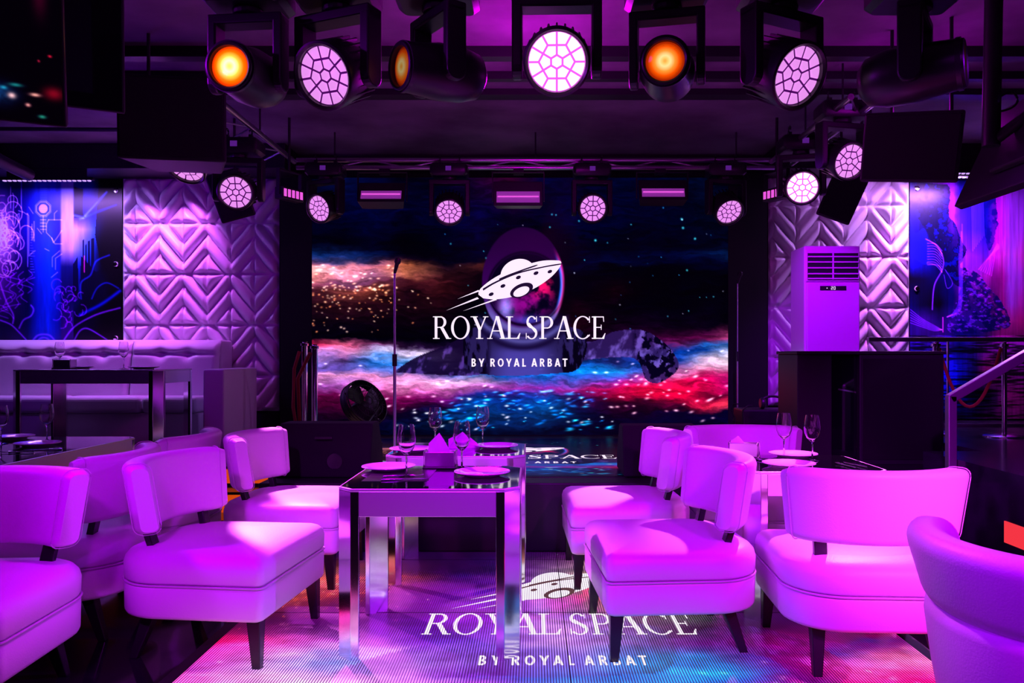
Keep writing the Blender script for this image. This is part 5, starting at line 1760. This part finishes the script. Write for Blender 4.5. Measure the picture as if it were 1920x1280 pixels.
def wash_meshes():
    R = .125
    # head: lathe along -y (front at y = -.125)
    shared('w_head', lambda: MB().lathe([(0, -.16), (.06, -.155), (.10, -.13), (.135, -.07), (.146, 0), (.15, .06), (.152, .105), (.150, .122), (.140, .128), (.129, .118), (.129, .09), (.0, .088)], 40, RX), M['fixture'], smooth=40)

    def ribs():
        b = MB()
        for k in range(24):
            a = 2 * PI * k / 24
            b.box(-.004, .004, -.06, .11, .136, .15, Matrix.Rotation(a, 4, 'Y') @ Matrix.Identity(4))
        return b
    shared('w_ribs', ribs, M['black'])
    shared('w_plate', lambda: MB().lathe([(0, .0885), (.1285, .0885), (.1285, .095), (0, .095)], 40, RX), M['lens_back'], smooth=40)

    def cells():
        b = MB()
        for (sx, sy), poly in lens_cells(R):
            gx, gy = sum(p[0] for p in poly) / len(poly), sum(p[1] for p in poly) / len(poly)
            rings = []
            for k, y in ((1.0, -.0955), (.98, -.099), (.80, -.1035), (.45, -.1065), (.15, -.1075)):
                rings.append([(gx + (p[0] - gx) * k, y, gy + (p[1] - gy) * k) for p in poly])
            b.loft(rings)
        return b
    shared('w_cells', cells, M['lens'], smooth=50)

    def yoke():
        b = MB()
        for s in (-1, 1):
            prof = rrect(-.055, .055, -.09, .25, (.05, .05, .02, .02), 5)
            b.loft([[(x, y, z) for y, z in prof] for x in (s * .158, s * .205)])
        b.box(-.205, .205, -.055, .055, .225, .27)
        b.lathe([(.07, .27), (.07, .30)], 20)
        return b
    shared('w_yoke', yoke, M['fixture'], bevel=.008)

    def base():
        b = MB()
        b.loft([[(x * q, y * q, z) for x, y in rrect(-.19, .19, -.12, .12, (.03,) * 4, 3)] for q, z in ((.86, .30), (1, .325), (1, .40), (.9, .425))])
        return b
    shared('w_base', base, M['fixture'], smooth=35)

    def clamp():
        b = MB()
        for s in (0,):
            b.box(-.014, .014, -.02, .02, .425, .47)
            b.tube([(0, .028 * math.cos(a), .495 + .028 * math.sin(a)) for a in np.linspace(-PI / 2, 1.1 * PI, 12)], .007, 6)
        return b
    shared('w_clamp', clamp, M['black'])
    shared('w_disp', lambda: MB().box(-.028, .028, -.127, -.121, .345, .39), M['led_violet'])
    # beam spot
    shared('s_head', lambda: MB().lathe([(0, -.24), (.06, -.235), (.105, -.20), (.125, -.12), (.128, .0), (.118, .06), (.108, .17), (.104, .196), (.096, .20), (.088, .194), (.086, .165), (0, .163)], 40, RX), M['fixture'], smooth=40)
    shared('s_lens', lambda: MB().lathe([(0, .1635), (.0855, .1635), (.0855, .172), (.06, .181), (.03, .1845), (0, .185)], 40, Matrix.Translation((0, .18, 0)) @ RX), M['lens_orange'], smooth=60)
    shared('s_ring', lambda: MB().lathe([(.1075, .165), (.1125, .165), (.1125, .185), (.1075, .185), (.1075, .165)], 40, RX, False), M['blackp'], smooth=40)

    def syoke():
        b = MB()
        for s in (-1, 1):
            prof = rrect(-.05, .05, -.08, .25, (.045, .045, .02, .02), 5)
            b.loft([[(x, y, z) for y, z in prof] for x in (s * .134, s * .175)])
        b.box(-.175, .175, -.05, .05, .225, .27)
        b.lathe([(.07, .27), (.07, .30)], 20)
        return b
    shared('s_yoke', syoke, M['fixture'], bevel=.008)


wash_meshes()


def moving_head(kind, px, py, y, aim, label, hot=0, s=1.0, group='', truss_z=None, lensmat=None):
    """lens centre at the pixel (px,py) at distance y; aim = direction of the lens (x, y, z)"""
    c = W(px, py, y)
    d = Vector(aim).normalized()
    fl = .115 if kind == 'wash' else .175
    piv = c - d * fl * s
    pan = math.atan2(d.x, -d.y)
    tilt = math.asin(-d.z)
    t = thing('wash_light' if kind == 'wash' else 'beam_light', label, 'stage light', piv, 0, group)
    t.scale = (s, s, s)
    Rz = Matrix.Rotation(pan, 4, 'Z')
    Rh = Rz @ Matrix.Rotation(tilt, 4, 'X')
    inst('base', 'w_base', t)
    for sx in (-.1, .1):
        inst('clamp', 'w_clamp', t, Matrix.Translation((sx, 0, 0)))
    inst('display', 'w_disp', t)
    if kind == 'wash':
        inst('yoke', 'w_yoke', t, Rz)
        h = inst('head', 'w_head', t, Rh)
        inst('cooling_ribs', 'w_ribs', h)
        inst('lens_plate', 'w_plate', h, None, M['lens_back_hot'] if hot else None)
        inst('lens_array', 'w_cells', h, None, M['lens_hot'] if hot else None)
    else:
        inst('yoke', 's_yoke', t, Rz)
        h = inst('head', 's_head', t, Rh)
        inst('lens_ring', 's_ring', h)
        inst('lens', 's_lens', h, Matrix.Translation((0, -.18, 0)), lensmat)
    return t, c, d


G1, G2, G3, G4 = 'big honeycomb heads in the front row', 'beam heads with orange lenses in the front row', 'small honeycomb heads over the LED wall', 'honeycomb heads on the side trusses'
YF = 3.57
moving_head('beam', 432, 125, 3.50, (-.10, -1, -.12), 'black beam light with glowing orange lens facing us, leftmost of the front row', lensmat=M['lens_orange_hot'], group=G2)
moving_head('wash', 606, 143, YF, (-.42, -1, -.52), 'honeycomb wash light in the front row tilted down to the left', group=G1)
moving_head('beam', 756, 125, YF, (-1, -.75, -.10), 'beam light turned sideways to the left with red-orange lens', group=G2, lensmat=M['lens_amber'])
_, cB, dB = moving_head('wash', 1044, 117, YF, (-.03, -1, -.50), 'blazing white-pink honeycomb light at top centre', hot=1, group=G1)
moving_head('beam', 1247, 115, YF, (-.22, -1, -.12), 'beam light with orange lens facing us, right of the blazing centre light', group=G2)
moving_head('wash', 1498, 143, YF, (.50, -1, -.58), 'honeycomb wash light in the front row tilted down to the right', group=G1)
moving_head('beam', 1800, 120, 3.45, (1, -.66, .04), 'beam light turned sideways to the right, lens almost edge-on', group=G2, lensmat=M['lens_orange'])

for px, py, aim, lab in ((597, 391, (-.50, -1, -.38), 'small honeycomb light over the left end of the LED wall'), (842, 398, (.05, -1, -.75), 'small honeycomb light over the LED wall, second from the left'),
                         (1112, 391, (.05, -1, -.30), 'small round honeycomb light over the LED wall, third from the left'), (1368, 398, (.22, -1, -.80), 'small honeycomb light over the right end of the LED wall')):
    moving_head('wash', px, py, 7.62, aim, lab, s=.95, group=G3)
moving_head('wash', 348, 318, 6.15, (-.15, -1, -1.5), 'honeycomb light half hidden under the hanging loudspeaker at left', group=G4)
moving_head('wash', 441, 361, 6.6, (.08, -1, -.32), 'honeycomb light on the left side truss facing us', group=G4)
moving_head('wash', 1505, 352, 6.9, (-.20, -1, -.35), 'blazing honeycomb light on the right side truss', hot=1, group=G4)
moving_head('wash', 1595, 303, 6.1, (.25, -1, -.45), 'honeycomb light on the right side truss beside the blazing one, higher up', group=G4)

# the beams themselves
spot('wash_beam', (-2.35, 6.3, 2.52), (-1.17, 3.95, .49), (1.0, .13, .95), 2600, 11, .35, .03)
spot('wash_beam', (-2.60, 5.9, 2.70), (-.35, 3.7, .0), (.80, .05, 1.0), 1300, 26, .3, .04)
spot('wash_beam', (-2.35, 6.3, 2.52), (-1.30, 4.82, .5), (1.0, .13, .95), 1700, 12, .35, .03)
spot('wash_beam', (2.15, 6.55, 2.58), (.36, 4.78, .5), (1.0, .15, .95), 1900, 9, .3, .03)
spot('wash_beam', (2.35, 5.75, 2.70), (1.40, 4.15, .75), (1.0, .10, .95), 1100, 26, .5, .04)
spot('wash_beam', cB + dB * .08, (.4, .6, .6), (1.0, .1, 1.0), 150, 70, .6, .06)
spot('wash_beam', (-.9, 3.3, 2.5), (-2.6, 2.6, .5), (.6, .0, 1.0), 150, 50, .6, .06)


# flood bars and strobes on the back truss
def flood(px0, px1, py0, py1, ytop, label, tilt):
    a, b = W(px0, py1, 7.6), W(px1, py0, 7.6)
    zt = W(0, ytop, 7.6).z
    t = thing('flood_light', label, 'flood light', ((a.x + b.x) / 2, 7.68, (a.z + b.z) / 2), 0, 'flood lights over the LED wall')
    w, h = (b.x - a.x) / 2 + .03, (b.z - a.z) / 2
    mx = Matrix.Rotation(math.radians(-tilt), 4, 'X')
    MB().loft([[(x * q, y, z * q) for x, z in ((-w, -h - .03), (w, -h - .03), (w, h + .10), (-w, h + .10))] for q, y in ((1, -.07), (.9, .06), (.6, .10))], mx=mx).build('housing', M['fixture'], t, bevel=.006)
    MB().box(-w + .03, w - .03, -.078, -.0705, -h, h, mx).build('reflector', M['flood'], t)
    MB().rod(mx @ Vector((-w + .04, -.084, h * .05)), mx @ Vector((w - .04, -.084, h * .05)), .006, 8).build('lamp_tube', M['strobe'], t)
    k = MB()
    zz = 3.075 - t.location.z
    for s in (-1, 1):
        k.box(s * (w + .012) - .004, s * (w + .012) + .004, -.02, .02, -.02, zz)
    k.box(-w - .016, w + .016, -.02, .02, zz, zz + .008)
    k.build('bracket', M['black'], t)
    MB().box(-.05, .05, .09, .14, zz + .008, zz + .06).build('clamp', M['black'], t)
    return t


flood(676, 752, 362, 379, 335, 'flood light with dim violet reflector over the LED wall at left', 24)
flood(931, 1012, 360, 381, 335, 'flood light with brightest reflector, over the middle of the LED wall', 6)
flood(1204, 1284, 357, 374, 335, 'flood light with dim violet reflector over the LED wall at right', 20)


def strobe(px, py, y, yaw, label):
    c = W(px, py, y)
    t = thing('strobe_bar', label, 'strobe', c, math.radians(yaw), 'small strobe bars')
    MB().box(-.13, .13, -.0, .10, -.055, .055).build('housing', M['fixture'], t, bevel=.008)
    for k in range(5):
        x = -.1 + k * .05
        MB().box(x - .016, x + .016, -.006, .001, -.035, .035).build('cell', M['strobe'], t, bevel=.003)
    b = MB()
    b.box(-.14, -.132, .03, .07, -.02, 3.0 - c.z).box(.132, .14, .03, .07, -.02, 3.0 - c.z).box(-.14, .14, .03, .07, 3.0 - c.z, 3.01 - c.z).rod((0, .05, 3.0 - c.z), (0, .05, CEIL - c.z - .002), .012)
    b.build('bracket', M['black'], t)
    return t


strobe(550, 364, 7.3, 62, 'small strobe bar at the upper left corner of the LED wall')
strobe(1449, 363, 7.3, -62, 'small strobe bar at the upper right corner of the LED wall')


# ================================================================== hanging loudspeakers
def speaker(label, cx, cy, cz, w, d, h, yaw, tilt, roll=0, group='hanging loudspeakers', wedge_=.65):
    t = thing('hanging_loudspeaker', label, 'loudspeaker', (cx, cy, cz), 0, group)
    mx = Matrix.Rotation(math.radians(yaw), 4, 'Z') @ Matrix.Rotation(math.radians(tilt), 4, 'X') @ Matrix.Rotation(math.radians(roll), 4, 'Y')
    plan = [(-w / 2, -d / 2), (w / 2, -d / 2), (w / 2 * wedge_, d / 2), (-w / 2 * wedge_, d / 2)]
    MB().prism(plan, -h / 2, h / 2, mx).build('cabinet', M['black'], t, bevel=.015)
    MB().box(-w / 2 + .02, w / 2 - .02, -d / 2 - .008, -d / 2 - .001, -h / 2 + .02, h / 2 - .02, mx).build('grille', M['velour'], t, bevel=.004)
    for s in (-1, 1):
        p = mx @ Vector((s * w * .3, 0, h / 2 - .01))
        MB().rod(p, (p.x, p.y, CEIL - cz - .002), .012, 8).build('hanging_bracket', M['blackp'], t)
    return t


a, b = W(222, 308, 5.2), W(410, 165, 5.2)
speaker('big black loudspeaker hanging left of the stage above the quilted panel', (a.x + b.x) / 2 - .03, 5.45, (a.z + b.z) / 2 + .07, .68, .46, .545, 10, 2)
a, b = W(385, 405, 7.3), W(470, 325, 7.3)
speaker('small tilted black loudspeaker hanging behind the left truss light', (a.x + b.x) / 2, 7.4, (a.z + b.z) / 2 + .02, .32, .26, .44, 14, 16, -18, 'small tilted loudspeakers')
a, b = W(1545, 405, 7.3), W(1625, 325, 7.3)
speaker('small tilted black loudspeaker hanging behind the right truss lights', (a.x + b.x) / 2, 7.4, (a.z + b.z) / 2 + .02, .32, .26, .46, -14, 16, 22, 'small tilted loudspeakers')
speaker('big black loudspeaker hanging right of the stage, turned and tilted', W(1735, 0, 5.2).x, 5.3, W(0, 268, 5.2).z, .60, .44, .44, -38, 12, 8)


# ================================================================== hanging televisions
def television(label, corner, yaw, tilt, w, h, th, img=None, right=True, bracket=None):
    """corner: its lower inner corner (right or left one); yaw > 0 turns the screen to the right"""
    t = thing('hanging_television', label, 'television', corner, 0, 'televisions hanging from the ceiling')
    mx = Matrix.Rotation(math.radians(yaw), 4, 'Z') @ Matrix.Rotation(math.radians(tilt), 4, 'X')
    x0, x1 = (-w, 0) if right else (0, w)
    MB().box(x0, x1, .0, th, 0, h, mx).build('casing', M['blackp'], t, bevel=.006)
    if img is not None:
        def pl(u, v):
            co = np.stack([x0 + .012 + (w - .024) * u, 0 * u - .003, (h - .012) - (h - .024) * v], -1)
            R3 = np.array(mx.to_3x3())
            return co @ R3.T
        color_grid('screen', M['tv'], t, img.shape[1] - 1, img.shape[0] - 1, pl, img)
    else:
        MB().box(x0 + .012, x1 - .012, -.003, -.0005, .012, h - .012, mx).build('screen', M['glass_top'], t)
    p = mx @ Vector(((x0 + x1) / 2 if bracket is None else bracket, th + .03, h * .6))
    b = MB()
    b.rod(p, (p.x, p.y, CEIL - corner[2] - .002), .03, 12)
    b.add([tuple(mx @ Vector(q)) for q in ((p.x * 0 + ((x0 + x1) / 2 if bracket is None else bracket) - .12, th, h * .3), ((x0 + x1) / 2 + .12 if bracket is None else bracket + .12, th, h * .3),
                                          ((x0 + x1) / 2 + .12 if bracket is None else bracket + .12, th, h * .8), ((x0 + x1) / 2 - .12 if bracket is None else bracket - .12, th, h * .8),
                                          ((x0 + x1) / 2 if bracket is None else bracket, th + .05, h * .55))], [(0, 1, 2, 3), (0, 1, 4), (1, 2, 4), (2, 3, 4), (3, 0, 4)])
    b.build('ceiling_mount', M['black'], t, smooth=40)
    return t


X, Y = np.meshgrid(np.linspace(0, 1, 401), np.linspace(0, 1, 221))
tvp = np.zeros(X.shape + (3,)) + np.array([9, 2, 13]) / 255
def PU(px):
    return 1 - (126 - px) / 575


def PV(py):
    return 1 - (240 - py) / 360


tvp = addc(tvp, (70, 8, 30), np.exp(-((X - PU(95)) / .02) ** 2 - ((Y - PV(15)) / .1) ** 2) * .6)
tvp = addc(tvp, (12, 50, 90), np.exp(-((X - PU(20)) / .05) ** 2 - ((Y - PV(195)) / .05) ** 2) * (.5 + fbm(X * 60, Y * 40, 5)))
tvp = addc(tvp, (170, 16, 30), np.exp(-((X - PU(112)) / .026) ** 2 - ((Y - PV(185)) / .03) ** 2) * .7)
for px, py, rx, ry, c in ((82, 191, 8, 3, (255, 170, 150)), (45, 197, 6, 5, (255, 180, 160)), (70, 211, 4, 3, (240, 150, 140)), (52, 177, 10, 3, (20, 120, 110)), (15, 183, 9, 4, (20, 90, 140)), (92, 230, 6, 3, (30, 140, 110)), (108, 118, 3, 2, (220, 30, 50)), (90, 129, 2, 2, (170, 30, 50)), (20, 200, 4, 3, (70, 130, 170)), (33, 184, 5, 3, (20, 120, 130)), (10, 161, 3, 2, (150, 30, 50))):
    tvp = addc(tvp, c, np.exp(-((X - PU(px)) / (rx / 575)) ** 2 - ((Y - PV(py)) / (ry / 360)) ** 2))
c1 = W(126, 240, 3.0)
television('television at the top left corner, its screen showing faint coloured sparks', c1, 26, 22, 1.15, .72, .05, np.clip(tvp, 0, 1))
c2 = W(234, 214, 3.9)
television('dark television hanging behind the top left one, switched off', c2, 26, 20, 1.0, .95, .10)
# the right one is seen from behind: it faces the right podium
c3 = W(1788, 387, 4.6)
t = thing('hanging_television', 'black television hanging at the right in front of the mural, seen from behind', 'television', c3, 0, 'televisions hanging from the ceiling')
nb = Vector((-.905, 0, .425))
mx = Matrix((( -nb.x, 0, .425, 0), (0, -1, 0, 0), (-nb.z, 0, .905, 0), (0, 0, 0, 1)))       # local x = screen side, y = towards the camera, z = up the panel
MB().box(0, .05, 0, 1.25, 0, .60, mx).build('casing', M['blackp'], t, bevel=.006)
MB().box(.0505, .053, .012, 1.238, .012, .588, mx).build('screen', M['glass_top'], t)
MB().box(-.04, -.0005, .32, .92, .12, .46, mx).build('back_cover', M['black'], t, bevel=.01)
q = W(1858, 232, 4.25) - c3
MB().rod(Vector((q.x, q.y, q.z - .12)), (q.x + .02, q.y, CEIL - c3.z - .002), .045, 14).build('ceiling_mount', M['black'], t, smooth=40)
MB().lathe([(0, -.03), (.10, -.03), (.12, 0), (0, 0)], 20, Matrix.Translation((q.x + .02, q.y, CEIL - c3.z - .003))).build('ceiling_plate', M['black'], t, smooth=40)
MB().rod(Vector((q.x, q.y, q.z - .10)), mx @ Vector((-.02, .5, .45)), .03, 10).build('mount_arm', M['black'], t, smooth=40)
pts = [W(1868, 186, 4.25), W(1896, 172, 4.25), W(1908, 188, 4.25), W(1895, 203, 4.25), W(1864, 211, 4.25)]
MB().tube(smoothpts([tuple(p_ - c3) for p_ in pts], 5), .006, 6).build('cable', M['black'], t, smooth=50)

# ceiling pipe and cables at the left
p = MB().tube([W(-60, 268, 7.0), W(10, 306, 7.4), W(55, 328, 7.7)], [.06, .06, .06], 14).build('ceiling_pipe', M['fixture'], smooth=50)
tag(p, 'fat pipe under the ceiling at the far left above the mural', 'pipe')
p = MB().tube([(-6.3, 7.3, 3.40), (-3.4, 7.3, 3.38)], .02, 8).build('cable_conduit', M['black'], smooth=50)
tag(p, 'thin black conduit under the ceiling at left', 'conduit')
